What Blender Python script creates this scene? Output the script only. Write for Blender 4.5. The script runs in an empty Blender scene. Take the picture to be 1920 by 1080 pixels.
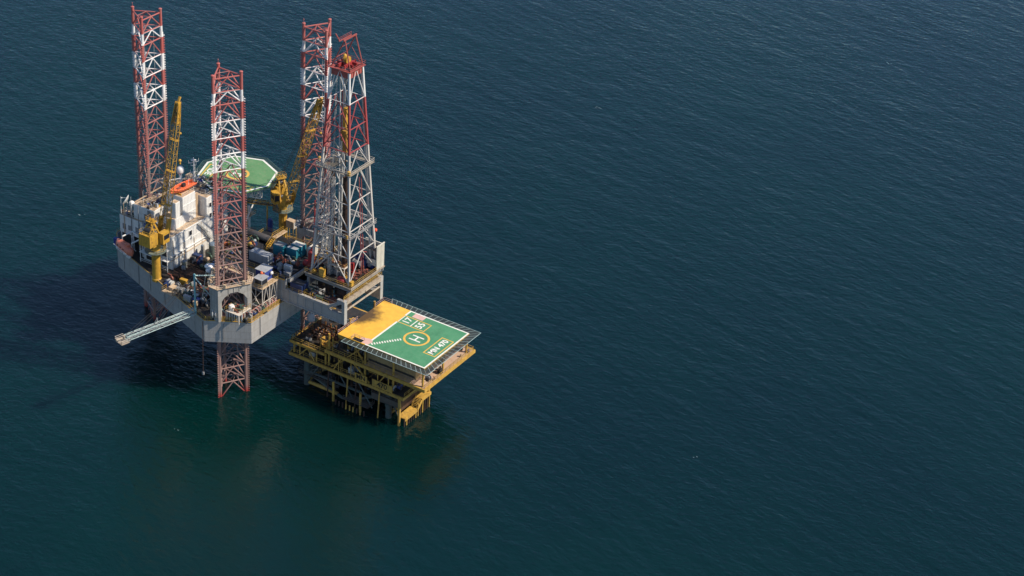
import bpy, bmesh, math, random
from mathutils import Vector, Matrix
R = random.Random(7)
sc = bpy.context.scene
rad = math.radians
# ------------------------------------------------------------------ camera, sky, sun, exposure
CAM = (275.8, -350.8, 291.66)
PITCH, ROLL, LENS = 30.8455, 3.81006, 3612.117 / 1920 * 36
cd = bpy.data.cameras.new('camera'); cam = bpy.data.objects.new('camera', cd); sc.collection.objects.link(cam)
cd.sensor_width = 36; cd.lens = LENS; cd.clip_start = 1; cd.clip_end = 60000
p, r = rad(PITCH), rad(ROLL)
F = Vector((0, math.cos(p), -math.sin(p))); R0 = Vector((1, 0, 0)); U0 = R0.cross(F)
Rr = math.cos(r) * R0 + math.sin(r) * U0; Uu = -math.sin(r) * R0 + math.cos(r) * U0
M = Matrix((Rr, Uu, -F)).transposed()
M = Matrix.Rotation(rad(30), 3, 'Z') @ M
cam.matrix_world = Matrix.Translation(CAM) @ M.to_4x4()
sc.camera = cam
SUN_AZ, SUN_EL = 19.0, 46.0      # azimuth from +X towards +Y
w = bpy.data.worlds.new('World'); sc.world = w; w.use_nodes = True
nt = w.node_tree; bg = nt.nodes['Background']
sky = nt.nodes.new('ShaderNodeTexSky'); sky.sky_type = 'NISHITA'; sky.sun_disc = False
sky.sun_elevation = rad(SUN_EL); sky.sun_rotation = rad(90 - SUN_AZ)
sky.air_density = 1.0; sky.dust_density = 0.1; sky.ozone_density = 5.0
nt.links.new(sky.outputs[0], bg.inputs[0]); bg.inputs[1].default_value = 0.115
sd = bpy.data.lights.new('sun', 'SUN'); so = bpy.data.objects.new('sun', sd); sc.collection.objects.link(so)
sd.energy = 5.0; sd.angle = rad(0.5); sd.color = (1.0, 0.90, 0.76)
sv = Vector((math.cos(rad(SUN_EL)) * math.cos(rad(SUN_AZ)), math.cos(rad(SUN_EL)) * math.sin(rad(SUN_AZ)), math.sin(rad(SUN_EL))))
so.rotation_euler = sv.to_track_quat('Z', 'Y').to_euler(); so.location = (150, 0, 200)
sc.view_settings.view_transform = 'Standard'; sc.view_settings.look = 'None'
sc.view_settings.exposure = 0.22; sc.view_settings.gamma = 1.0

# ------------------------------------------------------------------ materials
MATS = {}
def N(t, k, **kw):
    n = t.nodes.new(k)
    for a, b in kw.items(): setattr(n, a, b)
    return n
def mixc(t, fac, a, b, mode='MIX'):
    n = N(t, 'ShaderNodeMix', data_type='RGBA', blend_type=mode)
    for s, v in ((0, fac), (6, a), (7, b)):
        if isinstance(v, bpy.types.NodeSocket): t.links.new(v, n.inputs[s])
        else: n.inputs[s].default_value = (*v, 1) if isinstance(v, tuple) else v
    return n.outputs[2]
def ramp(t, src, stops, interp='LINEAR'):
    n = N(t, 'ShaderNodeValToRGB'); c = n.color_ramp; c.interpolation = interp
    while len(c.elements) < len(stops): c.elements.new(0.5)
    for e, (q, v) in zip(c.elements, stops):
        e.position = q; e.color = (v, v, v, 1) if isinstance(v, (int, float)) else (*v, 1)
    t.links.new(src, n.inputs[0]); return n.outputs[0]
def noise(t, scale, stretch=(1, 1, 1), detail=4, rough=.55):
    g = N(t, 'ShaderNodeNewGeometry'); mp = N(t, 'ShaderNodeMapping'); mp.inputs['Scale'].default_value = stretch
    t.links.new(g.outputs['Position'], mp.inputs[0])
    n = N(t, 'ShaderNodeTexNoise'); n.inputs['Scale'].default_value = scale; n.inputs['Detail'].default_value = detail
    n.inputs['Roughness'].default_value = rough
    t.links.new(mp.outputs[0], n.inputs[0]); return n.outputs[0]
def base(name):
    m = bpy.data.materials.new(name); m.use_nodes = True; t = m.node_tree
    b = t.nodes['Principled BSDF']; return m, t, b
def paint(name, col, var=.25, rust=.0, streak=.0, rough=.55, rustc=(.13, .055, .025), dirt=(.08, .07, .055), metal=0, plates=0):
    if name in MATS: return MATS[name]
    m, t, b = base(name)
    c = mixc(t, ramp(t, noise(t, .7), [(.3, 0.), (.75, 1.)]), col, tuple(x * (1 - var) for x in col))
    if plates:
        g = N(t, 'ShaderNodeNewGeometry'); sp = N(t, 'ShaderNodeSeparateXYZ'); t.links.new(g.outputs['Position'], sp.inputs[0])
        ad = N(t, 'ShaderNodeMath', operation='ADD'); t.links.new(sp.outputs['X'], ad.inputs[0]); t.links.new(sp.outputs['Y'], ad.inputs[1])
        cb = N(t, 'ShaderNodeCombineXYZ'); t.links.new(ad.outputs[0], cb.inputs[0]); t.links.new(sp.outputs['Z'], cb.inputs[1])
        br = N(t, 'ShaderNodeTexBrick'); br.inputs['Scale'].default_value = .5; br.inputs['Brick Width'].default_value = 1.6; br.inputs['Row Height'].default_value = 1.07; br.inputs['Mortar Size'].default_value = .018
        br.inputs['Color1'].default_value = (1, 1, 1, 1); br.inputs['Color2'].default_value = (1 - plates, 1 - plates, 1 - plates * .8, 1); br.inputs['Mortar'].default_value = (.62, .58, .54, 1)
        t.links.new(cb.outputs[0], br.inputs[0]); c = mixc(t, 1., c, br.outputs[0], 'MULTIPLY')
    if streak:
        s = ramp(t, noise(t, 1.3, (1, 1, .07), 3), [(.5, 0.), (.8, streak)])
        c = mixc(t, s, c, dirt)
    if rust:
        s = ramp(t, noise(t, 1.1, (1, 1, .45), 6, .7), [(.66 - rust * .25, 0.), (.78 - rust * .15, 1.)])
        c = mixc(t, s, c, rustc)
    t.links.new(c, b.inputs['Base Color']); b.inputs['Roughness'].default_value = rough; b.inputs['Metallic'].default_value = metal
    MATS[name] = m; return m
WHITE = paint('white paint', (.76, .74, .70), .07, .05, .22, rustc=(.42, .27, .14), dirt=(.36, .30, .22))
HULLG = paint('grey hull paint', (.385, .37, .345), .12, .10, .25, rustc=(.19, .11, .065), plates=.09)
JACKG = paint('grey structure paint', (.41, .39, .35), .2, .2, .45, plates=.12)
DECKD = paint('dark oily deck', (.036, .031, .027), .5, .4, 0, rustc=(.10, .055, .032))
PIPED = paint('dark pipe deck', (.033, .033, .037), .5, .3, 0, rustc=(.09, .05, .03))
YEL = paint('yellow paint', (.60, .335, .04), .4, .45, .45, rustc=(.16, .075, .03))
YELP = paint('platform yellow paint', (.58, .345, .065), .35, .5, .5, rustc=(.22, .11, .04))
RAILY = paint('yellow rail paint', (.52, .32, .07), .3, .35)
RAILW = paint('pale rail paint', (.62, .55, .46), .15, .2)
GALV = paint('galvanised steel', (.52, .52, .50), .2, .1, .2, .5)
TEALP = paint('pale teal paint', (.20, .44, .46), .2, .15)
TEALG = paint('teal grey paint', (.38, .50, .48), .2, .15)
CONT = paint('teal container paint', (.02, .20, .27), .2, .12, .3)
CONTG = paint('grey container paint', (.36, .37, .38), .2, .15, .4)
CONTW = paint('cream container paint', (.66, .62, .52), .15, .15, .3)
BLUE = paint('blue paint', (.03, .06, .26), .2, .15)
DBLUE = paint('dark blue paint', (.015, .035, .11), .2, .1)
REDP = paint('dark red paint', (.34, .03, .03), .25, .12, .2)
REDO = paint('rust red paint', (.28, .09, .06), .3, .3)
ORANGE = paint('orange grp', (.85, .17, .06), .12, 0, .15, .4)
ORANGED = paint('faded orange grp', (.72, .21, .12), .15, .1, .3, .5)
BROWN = paint('rusty brown steel', (.075, .04, .028), .5, .4, rustc=(.12, .055, .03))
DARK = paint('dark machinery', (.035, .035, .035), .4, .35, 0, .5)
GREY = paint('mid grey paint', (.25, .25, .25), .3, .25, .3)
CREAM = paint('tan deck paint', (.58, .42, .27), .25, .3)
PINKD = paint('salmon platform deck', (.52, .35, .24), .2, .3)
TANKG = paint('grey green tank paint', (.16, .19, .16), .25, .25, .3)
GRN = paint('green machinery paint', (.055, .10, .075), .3, .3)
BLACK = paint('black rubber', (.015, .015, .016), .2)
GLASS = paint('dark window glass', (.02, .025, .035), .1, 0, 0, .12)
WROPE = paint('dark rope', (.05, .045, .04), .2)
TEALL = paint('grey green jacket steel', (.085, .11, .10), .3, .35, .4)
WTXT = paint('white marking paint', (.80, .78, .70), .15, .3, 0, rustc=(.42, .44, .36))
YTXT = paint('yellow marking paint', (.74, .44, .08), .2, .25, rustc=(.35, .33, .12))
PINKW = paint('pinkish patch paint', (.66, .42, .36), .15, .2, rustc=(.55, .5, .42))
DERW = paint('derrick grey white paint', (.50, .48, .44), .15, .12, .2)
DERR = paint('derrick red paint', (.36, .085, .07), .25, .3, rustc=(.22, .09, .06))
CORR = paint('tan cladding', (.44, .31, .14), .2, .15, .4)
def greenmat(name, c1, c2, wear):
    m, t, b = base(name)
    c = mixc(t, ramp(t, noise(t, .35, detail=6), [(.35, 0.), (.7, 1.)]), c1, c2)
    c = mixc(t, ramp(t, noise(t, 1.3, detail=7, rough=.75), [(.5, 0.), (.72, .6)]), c, wear)
    c = mixc(t, ramp(t, noise(t, .22, (1, .45, 1), 7, .7), [(.55, 0.), (.75, .55)]), c, tuple(x * .5 for x in c1))
    c = mixc(t, ramp(t, noise(t, .9, (.12, 2.2, 1), 4, .6), [(.62, 0.), (.75, .35)]), c, wear)
    t.links.new(c, b.inputs['Base Color']); b.inputs['Roughness'].default_value = .7
    return m
GREEN = greenmat('green helideck paint', (.055, .225, .105), (.08, .265, .13), (.14, .26, .165))
GREENU = greenmat('faded green helideck paint', (.085, .22, .085), (.12, .26, .11), (.25, .28, .16))
def yellowdeck():
    m, t, b = base('stained yellow deck')
    c = mixc(t, ramp(t, noise(t, .6, detail=6), [(.3, 0.), (.75, 1.)]), (.82, .47, .06), (.68, .37, .05))
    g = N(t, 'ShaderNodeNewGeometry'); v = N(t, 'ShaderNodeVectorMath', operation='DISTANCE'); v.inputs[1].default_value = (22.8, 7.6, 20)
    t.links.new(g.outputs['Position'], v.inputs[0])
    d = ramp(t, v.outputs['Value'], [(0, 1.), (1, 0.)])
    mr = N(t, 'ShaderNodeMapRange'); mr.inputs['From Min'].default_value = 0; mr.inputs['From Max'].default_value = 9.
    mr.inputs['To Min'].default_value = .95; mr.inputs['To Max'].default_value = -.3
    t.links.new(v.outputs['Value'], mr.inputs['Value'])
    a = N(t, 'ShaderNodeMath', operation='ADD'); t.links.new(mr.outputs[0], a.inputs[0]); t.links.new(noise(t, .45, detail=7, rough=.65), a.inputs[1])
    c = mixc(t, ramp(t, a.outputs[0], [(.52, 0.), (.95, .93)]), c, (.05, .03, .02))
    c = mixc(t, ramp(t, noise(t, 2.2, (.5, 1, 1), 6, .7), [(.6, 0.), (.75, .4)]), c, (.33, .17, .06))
    t.links.new(c, b.inputs['Base Color']); b.inputs['Roughness'].default_value = .65
    return m
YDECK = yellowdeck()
def legmat(zt):
    m, t, b = base('banded leg paint')
    g = N(t, 'ShaderNodeNewGeometry'); s = N(t, 'ShaderNodeSeparateXYZ'); t.links.new(g.outputs['Position'], s.inputs[0])
    mr = N(t, 'ShaderNodeMapRange'); mr.inputs['From Min'].default_value = zt - 100; mr.inputs['From Max'].default_value = zt + .5
    t.links.new(s.outputs['Z'], mr.inputs['Value'])
    f = lambda d: (100 - d) / 100.5
    RD, WH, RU, BR = (.42, .10, .085), (.80, .78, .75), (.32, .105, .095), (.25, .145, .125)
    st = [(0., BR), (f(43.5), RU), (f(26.3), WH), (f(21.8), RD), (f(17.3), WH), (f(12.75), RD), (f(8.1), WH), (f(4.75), RD)]
    # faded, chalky red further down
    c = ramp(t, mr.outputs[0], st, 'CONSTANT')
    c = mixc(t, ramp(t, noise(t, .9, (1, 1, .3), 5, .65), [(.42, 0.), (.8, .7)]), c, (.27, .18, .155))
    low = N(t, 'ShaderNodeMapRange'); low.inputs['From Min'].default_value = 2.2; low.inputs['From Max'].default_value = .3
    t.links.new(s.outputs['Z'], low.inputs['Value'])
    c = mixc(t, low.outputs[0], c, (.30, .035, .03))
    t.links.new(c, b.inputs['Base Color']); b.inputs['Roughness'].default_value = .55
    return m
def seamat():
    m, t, b = base('open sea water')
    c = mixc(t, ramp(t, noise(t, .006, detail=3), [(.3, 0.), (.7, 1.)]), (.0004, .0108, .0128), (.0004, .0170, .0150))
    b.inputs['Roughness'].default_value = .05; b.inputs['IOR'].default_value = 1.46
    b.subsurface_method = 'BURLEY'; b.inputs['Subsurface Weight'].default_value = 1.; b.inputs['Subsurface Radius'].default_value = (.5, 1., .9); b.inputs['Subsurface Scale'].default_value = 11.
    g = N(t, 'ShaderNodeNewGeometry')
    def wv(scale, ang, sx, sy, detail, rough=.6, dist=0.):
        mp = N(t, 'ShaderNodeMapping'); mp.vector_type = 'POINT'
        mp.inputs['Rotation'].default_value = (0, 0, rad(-ang)); mp.inputs['Scale'].default_value = (sx, sy, 1)
        # rotate first, then stretch: two mappings
        m2 = N(t, 'ShaderNodeMapping'); m2.inputs['Rotation'].default_value = (0, 0, rad(-ang))
        mp.inputs['Rotation'].default_value = (0, 0, 0)
        t.links.new(g.outputs['Position'], m2.inputs[0]); t.links.new(m2.outputs[0], mp.inputs[0])
        n = N(t, 'ShaderNodeTexNoise'); n.inputs['Scale'].default_value = scale; n.inputs['Detail'].default_value = detail
        n.inputs['Roughness'].default_value = rough; n.inputs['Distortion'].default_value = dist
        t.links.new(mp.outputs[0], n.inputs[0]); return n.outputs[0]
    def mul(a, k):
        n = N(t, 'ShaderNodeMath', operation='MULTIPLY'); t.links.new(a, n.inputs[0]); n.inputs[1].default_value = k; return n.outputs[0]
    def add(a, c_):
        n = N(t, 'ShaderNodeMath', operation='ADD'); t.links.new(a, n.inputs[0]); t.links.new(c_, n.inputs[1]); return n.outputs[0]
    h = mul(wv(.09, -14, .45, 1, 3), 1.3)
    h = add(h, mul(wv(.27, -18, .42, 1, 3), .95))
    h = add(h, mul(wv(.55, 20, .5, 1, 4), .56))
    h = add(h, mul(wv(1.1, 4, .45, 1, 4), .27))
    h = add(h, mul(wv(2.3, -10, .5, 1, 3), .10))
    n = N(t, 'ShaderNodeMath', operation='MULTIPLY'); t.links.new(h, n.inputs[0])
    t.links.new(ramp(t, wv(.011, -40, .5, 1, 4), [(.3, .8), (.7, 1.12)]), n.inputs[1]); h = n.outputs[0]
    bp = N(t, 'ShaderNodeBump'); bp.inputs['Strength'].default_value = 1; bp.inputs['Distance'].default_value = SEA_BUMP
    t.links.new(h, bp.inputs['Height']); t.links.new(bp.outputs[0], b.inputs['Normal'])
    # sparse whitecaps
    wc = wv(.16, -18, .5, 1, 6, .7)
    k = ramp(t, wc, [(.835, 0.), (.85, .7)])
    c = mixc(t, k, c, (.55, .6, .6))
    t.links.new(c, b.inputs['Base Color'])
    return m
SEA_BUMP = .29

# ------------------------------------------------------------------ mesh builders
class B:
    def __init__(s): s.v = []; s.f = []
    def raw(s, vs, fs):
        o = len(s.v); s.v += [tuple(x) for x in vs]; s.f += [tuple(i + o for i in f) for f in fs]; return s
    def box(s, x0, x1, y0, y1, z0, z1):
        return s.raw([(x0, y0, z0), (x1, y0, z0), (x1, y1, z0), (x0, y1, z0), (x0, y0, z1), (x1, y0, z1), (x1, y1, z1), (x0, y1, z1)],
                     [(3, 2, 1, 0), (4, 5, 6, 7), (0, 1, 5, 4), (1, 2, 6, 5), (2, 3, 7, 6), (3, 0, 4, 7)])
    def cbox(s, c, sx, sy, sz, rot=0.):
        cs, sn = math.cos(rot), math.sin(rot); vs = []
        for z in (0, sz):
            for x, y in ((-1, -1), (1, -1), (1, 1), (-1, 1)):
                a, b = x * sx / 2, y * sy / 2
                vs.append((c[0] + a * cs - b * sn, c[1] + a * sn + b * cs, c[2] + z))
        return s.raw(vs, [(3, 2, 1, 0), (4, 5, 6, 7), (0, 1, 5, 4), (1, 2, 6, 5), (2, 3, 7, 6), (3, 0, 4, 7)])
    def prism(s, poly, z0, z1, scale=1.):
        n = len(poly); cx = sum(q[0] for q in poly) / n; cy = sum(q[1] for q in poly) / n
        vs = [(x, y, z0) for x, y in poly] + [(cx + (x - cx) * scale, cy + (y - cy) * scale, z1) for x, y in poly]
        return s.raw(vs, [tuple(range(n))[::-1], tuple(range(n, 2 * n))] + [(i, (i + 1) % n, n + (i + 1) % n, n + i) for i in range(n)])
    def tube(s, a, b, r, n=6, r2=None):
        a, b = Vector(a), Vector(b); d = b - a
        if d.length < 1e-6: return s
        d.normalize(); x = d.orthogonal().normalized(); y = d.cross(x); r2 = r if r2 is None else r2
        vs = []
        for q, rr in ((a, r), (b, r2)):
            for k in range(n):
                t = 2 * math.pi * k / n; vs.append(q + x * (rr * math.cos(t)) + y * (rr * math.sin(t)))
        return s.raw(vs, [tuple(range(n))[::-1], tuple(range(n, 2 * n))] + [(i, (i + 1) % n, n + (i + 1) % n, n + i) for i in range(n)])
    def beam(s, a, b, w, h, up=(0, 0, 1)):
        a, b = Vector(a), Vector(b); d = (b - a).normalized(); up = Vector(up)
        x = d.cross(up)
        if x.length < 1e-4: x = d.cross(Vector((1, 0, 0)))
        x.normalize(); y = x.cross(d).normalized(); vs = []
        for q in (a, b):
            for i, j in ((-1, -1), (1, -1), (1, 1), (-1, 1)): vs.append(q + x * (i * w / 2) + y * (j * h / 2))
        return s.raw(vs, [(3, 2, 1, 0), (4, 5, 6, 7), (0, 1, 5, 4), (1, 2, 6, 5), (2, 3, 7, 6), (3, 0, 4, 7)])
    def lathe(s, prof, c=(0, 0, 0), n=16, axis=None):
        m = Matrix.Identity(3)
        if axis is not None: m = Vector(axis).to_track_quat('Z', 'Y').to_matrix()
        c = Vector(c); vs = []
        for rr, z in prof:
            for k in range(n):
                t = 2 * math.pi * k / n; vs.append(c + m @ Vector((rr * math.cos(t), rr * math.sin(t), z)))
        fs = [(i * n + k, i * n + (k + 1) % n, (i + 1) * n + (k + 1) % n, (i + 1) * n + k) for i in range(len(prof) - 1) for k in range(n)]
        fs.append(tuple(range(n))[::-1]); fs.append(tuple(range((len(prof) - 1) * n, len(prof) * n)))
        return s.raw(vs, fs)
    def ball(s, c, r, n=14, sq=1.):
        return s.lathe([(max(.01, r * math.sin(math.pi * i / 8)), -r * sq * math.cos(math.pi * i / 8)) for i in range(9)], c, n)
    def poly(s, pts, r, n=6):
        for a, b in zip(pts, pts[1:]): s.tube(a, b, r, n)
        return s
    def rail(s, pts, h=1.1, r=.04, step=2.0, rails=(1., .5), closed=False, kick=False):
        if closed: pts = list(pts) + [pts[0]]
        for a, b in zip(pts, pts[1:]):
            a, b = Vector(a), Vector(b); L = (b - a).length; k = max(1, round(L / step))
            for i in range(k + 1):
                q = a.lerp(b, i / k); s.tube(q, q + Vector((0, 0, h)), r, 4)
            for f in rails: s.tube(a + Vector((0, 0, h * f)), b + Vector((0, 0, h * f)), r, 4)
            if kick: s.beam(a + Vector((0, 0, .1)), b + Vector((0, 0, .1)), .03, .16)
        return s
    def ladder(s, a, b, wdt=.5, step=.45, r=.045, side=(0, 1, 0)):
        a, b, sd_ = Vector(a), Vector(b), Vector(side) * wdt / 2
        s.tube(a - sd_, b - sd_, r, 4); s.tube(a + sd_, b + sd_, r, 4); k = max(2, int((b - a).length / step))
        for i in range(k): q = a.lerp(b, (i + .5) / k); s.tube(q - sd_, q + sd_, r * .8, 4)
        return s
    def stairs(s, a, b, wd=.9, side=(0, 1, 0)):
        a, b = Vector(a), Vector(b); sd_ = Vector(side).normalized() * wd / 2
        for q in (-1, 1): s.beam(a + sd_ * q, b + sd_ * q, .06, .28)
        k = max(2, int(abs(b.z - a.z) / .28))
        for i in range(k):
            q = a.lerp(b, (i + .5) / k); s.beam(q - sd_, q + sd_, .28, .05)
        for q in (-1, 1):
            s.tube(a + sd_ * q + Vector((0, 0, 1)), b + sd_ * q + Vector((0, 0, 1)), .05, 4)
            for i in range(4): g = a.lerp(b, i / 3) + sd_ * q; s.tube(g, g + Vector((0, 0, 1)), .04, 4)
        return s
    def lattice(s, a, b, wd, ht, bays, rc=.09, rb=.05, up=(0, 0, 1), w2=None, h2=None):
        a, b = Vector(a), Vector(b); d = (b - a).normalized(); x = d.cross(Vector(up)).normalized(); y = x.cross(d).normalized()
        w2 = wd if w2 is None else w2; h2 = ht if h2 is None else h2
        def nd(i, k):
            f = i / bays; ww = (wd + (w2 - wd) * f) / 2; hh = (ht + (h2 - ht) * f) / 2
            i_, j_ = ((-1, -1), (1, -1), (1, 1), (-1, 1))[k % 4]
            return a.lerp(b, f) + x * (i_ * ww) + y * (j_ * hh)
        for k in range(4):
            for i in range(bays):
                s.tube(nd(i, k), nd(i + 1, k), rc, 5)
                s.tube(nd(i, k), nd(i, k + 1), rb, 4)
                s.tube(*((nd(i, k), nd(i + 1, k + 1)) if i % 2 else (nd(i, k + 1), nd(i + 1, k))), rb, 4)
            s.tube(nd(bays, k), nd(bays, k + 1), rb, 4)
        return s
    def corrug(s, a, b, z0, z1, out, pitch=.55, d=.08):
        # vertical ribs on a wall from a to b (xy), out = outward normal
        a, b, o = Vector((*a, 0)), Vector((*b, 0)), Vector((*out, 0)); k = max(1, int((b - a).length / pitch)); u = (b - a) / k
        for i in range(k):
            q = a + u * (i + .5); c = q + o * (d / 2 - .01)
            s.beam((c.x, c.y, z0), (c.x, c.y, z1), d, pitch * .45, up=tuple(u.normalized()))
        return s
    def obj(s, name, mat, parent=None, smooth=False):
        me = bpy.data.meshes.new(name); off = Vector((0, 0, 0))
        if parent is not None: off = WLOC[parent.name]
        me.from_pydata([(x - off.x, y - off.y, z - off.z) for x, y, z in s.v], [], s.f); me.update()
        if smooth:
            for q in me.polygons: q.use_smooth = True
        me.materials.append(mat)
        o = bpy.data.objects.new(name, me); sc.collection.objects.link(o)
        WLOC[o.name] = off
        if parent is not None: o.parent = parent
        return o
WLOC = {}
def tag(o, label, cat, group=None, kind=None):
    if label: o['label'] = label
    if cat: o['category'] = cat
    if group: o['group'] = group
    if kind: o['kind'] = kind
    return o
def thing(name, loc, label, cat, group=None):
    o = bpy.data.objects.new(name, None); sc.collection.objects.link(o); o.location = loc; o.empty_display_size = .5
    WLOC[o.name] = Vector(loc); return tag(o, label, cat, group)
def single(b, name, mat, loc, label, cat, group=None, smooth=False):
    """A thing that is one mesh, its origin at loc."""
    me = bpy.data.meshes.new(name); me.from_pydata([(x - loc[0], y - loc[1], z - loc[2]) for x, y, z in b.v], [], b.f); me.update()
    if smooth:
        for q in me.polygons: q.use_smooth = True
    me.materials.append(mat); o = bpy.data.objects.new(name, me); sc.collection.objects.link(o); o.location = loc
    WLOC[o.name] = Vector(loc); return tag(o, label, cat, group)
KIDS = {}
def copy_tree(o, loc, rot=None, label=None, group=None):
    def rec(a, par):
        c = a.copy(); sc.collection.objects.link(c)
        if par is not None: c.parent = par
        for ch in a.children: rec(ch, c)
        return c
    c = rec(o, None); c.location = loc
    if rot is not None: c.rotation_euler = (0, 0, rot)
    if label: c['label'] = label
    if group: c['group'] = group
    return c
def text(name, s, size, loc, rotz, mat, parent, bold=.03, align='CENTER', rotx=0):
    cu = bpy.data.curves.new(name, 'FONT'); cu.body = s; cu.size = size; cu.align_x = align; cu.align_y = 'CENTER'; cu.offset = bold; cu.extrude = .006
    tmp = bpy.data.objects.new(name + '_tmp', cu); sc.collection.objects.link(tmp)
    bpy.context.view_layer.update()
    me = bpy.data.meshes.new_from_object(tmp); bpy.data.objects.remove(tmp); me.materials.clear(); me.materials.append(mat)
    o = bpy.data.objects.new(name, me); sc.collection.objects.link(o); off = WLOC[parent.name]
    o.location = Vector(loc) - off; o.rotation_euler = (rotx, 0, rotz); o.parent = parent
    return o

# ------------------------------------------------------------------ sea
b = B(); L = 16000
b.raw([(-L, -L, 0), (L, -L, 0), (L, L, 0), (-L, L, 0)], [(0, 1, 2, 3)])
tag(b.obj('sea', seamat()), 'dark teal open sea with fine wind ripples', None, kind='structure')

b = B()
for X, Y in ((57.8, 299.3), (-9.4, 195.6), (-0.4, -41.0), (115.2, 28.8), (-97.4, 28.7)):
    for i in range(R.randint(2, 4)):
        x, y, l, a_ = X + R.uniform(-1, 1), Y + R.uniform(-1, 1), R.uniform(.12, .30), rad(-15) + R.uniform(-.4, .4); n = 7; o = len(b.v)
        b.v += [(x + l * (1 + .3 * R.random()) * math.cos(2 * math.pi * k / n) * math.cos(a_) - .35 * l * math.sin(2 * math.pi * k / n) * math.sin(a_), y + l * math.cos(2 * math.pi * k / n) * math.sin(a_) + .35 * l * math.sin(2 * math.pi * k / n) * math.cos(a_), .02) for k in range(n)] + [(x, y, .12)]
        b.f += [(o + k, o + (k + 1) % n, o + n) for k in range(n)]
tag(b.obj('foam_fleck', paint('sea foam', (.42, .48, .48), .2)), 'tiny white foam flecks scattered over the sea', None, kind='stuff')
# ------------------------------------------------------------------ hull
ZB, ZD = 18.0, 24.4
HULL = [(7.4, -19.4), (7.4, 20.0), (-2.6, 25.8), (-46.2, 10.5), (-51.5, 5.0), (-51.5, -5.0), (-46.2, -10.5), (-3.0, -25.8)]
hull = thing('rig_hull', (-20, 0, ZB), 'large grey three legged drilling rig hull raised above the sea', 'rig hull')
B().prism(HULL, ZB, ZD).obj('hull_shell', HULLG, hull)
c = B().prism([(-20 + (x + 20) * .985, y * .985) for x, y in HULL], ZD + .004, ZD + .05); c.obj('main_deck', DECKD, hull)
b = B()                                               # weld seams, fenders and downpipes on the sides
for i in range(8):
    a_, c_ = Vector((*HULL[i], 0)), Vector((*HULL[(i + 1) % 8], 0)); nrm = Vector(((c_ - a_).y, -(c_ - a_).x, 0)).normalized(); Ls = (c_ - a_).length
    if nrm.dot(Vector(((a_ + c_) / 2).to_tuple()) - Vector((-20, 0, 0))) < 0: nrm = -nrm
    k = max(1, int(Ls / 7.5))
    for j in range(k):
        q = a_.lerp(c_, (j + .35 + .2 * R.random()) / k) + nrm * .12
        b.tube((q.x, q.y, ZB + R.uniform(0, 1.5)), (q.x, q.y, ZD + .2), R.choice((.05, .07, .09)), 5); b.obj('side_pipe', R.choice((GREY, BROWN, HULLG)), hull); b = B()
b = B()
for i in range(8):
    a_, c_ = HULL[i], HULL[(i + 1) % 8]
    b.beam((*a_, ZD + .1), (*c_, ZD + .1), .14, .16)
b.obj('deck_coaming', YEL, hull)
def inset(P, k): return [(-20 + (x + 20) * k, y * k, ZD + .1) for x, y in P]
pr = inset(HULL, .992)
B().rail([pr[0], pr[7]], r=.06, step=1.4, rails=(1., .66, .33)).rail([(-2.6, -25.6, ZD + .1), (-15.5, -21.0, ZD + .1)], r=.05).rail([pr[1], pr[2], pr[3], pr[4], pr[5], pr[6]]).rail([(7.2, -19.2, ZD + .1), (7.2, -7, ZD + .1)], r=.06, step=1.4, rails=(1., .66, .33)).obj('hull_railing', RAILY, hull)

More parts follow.
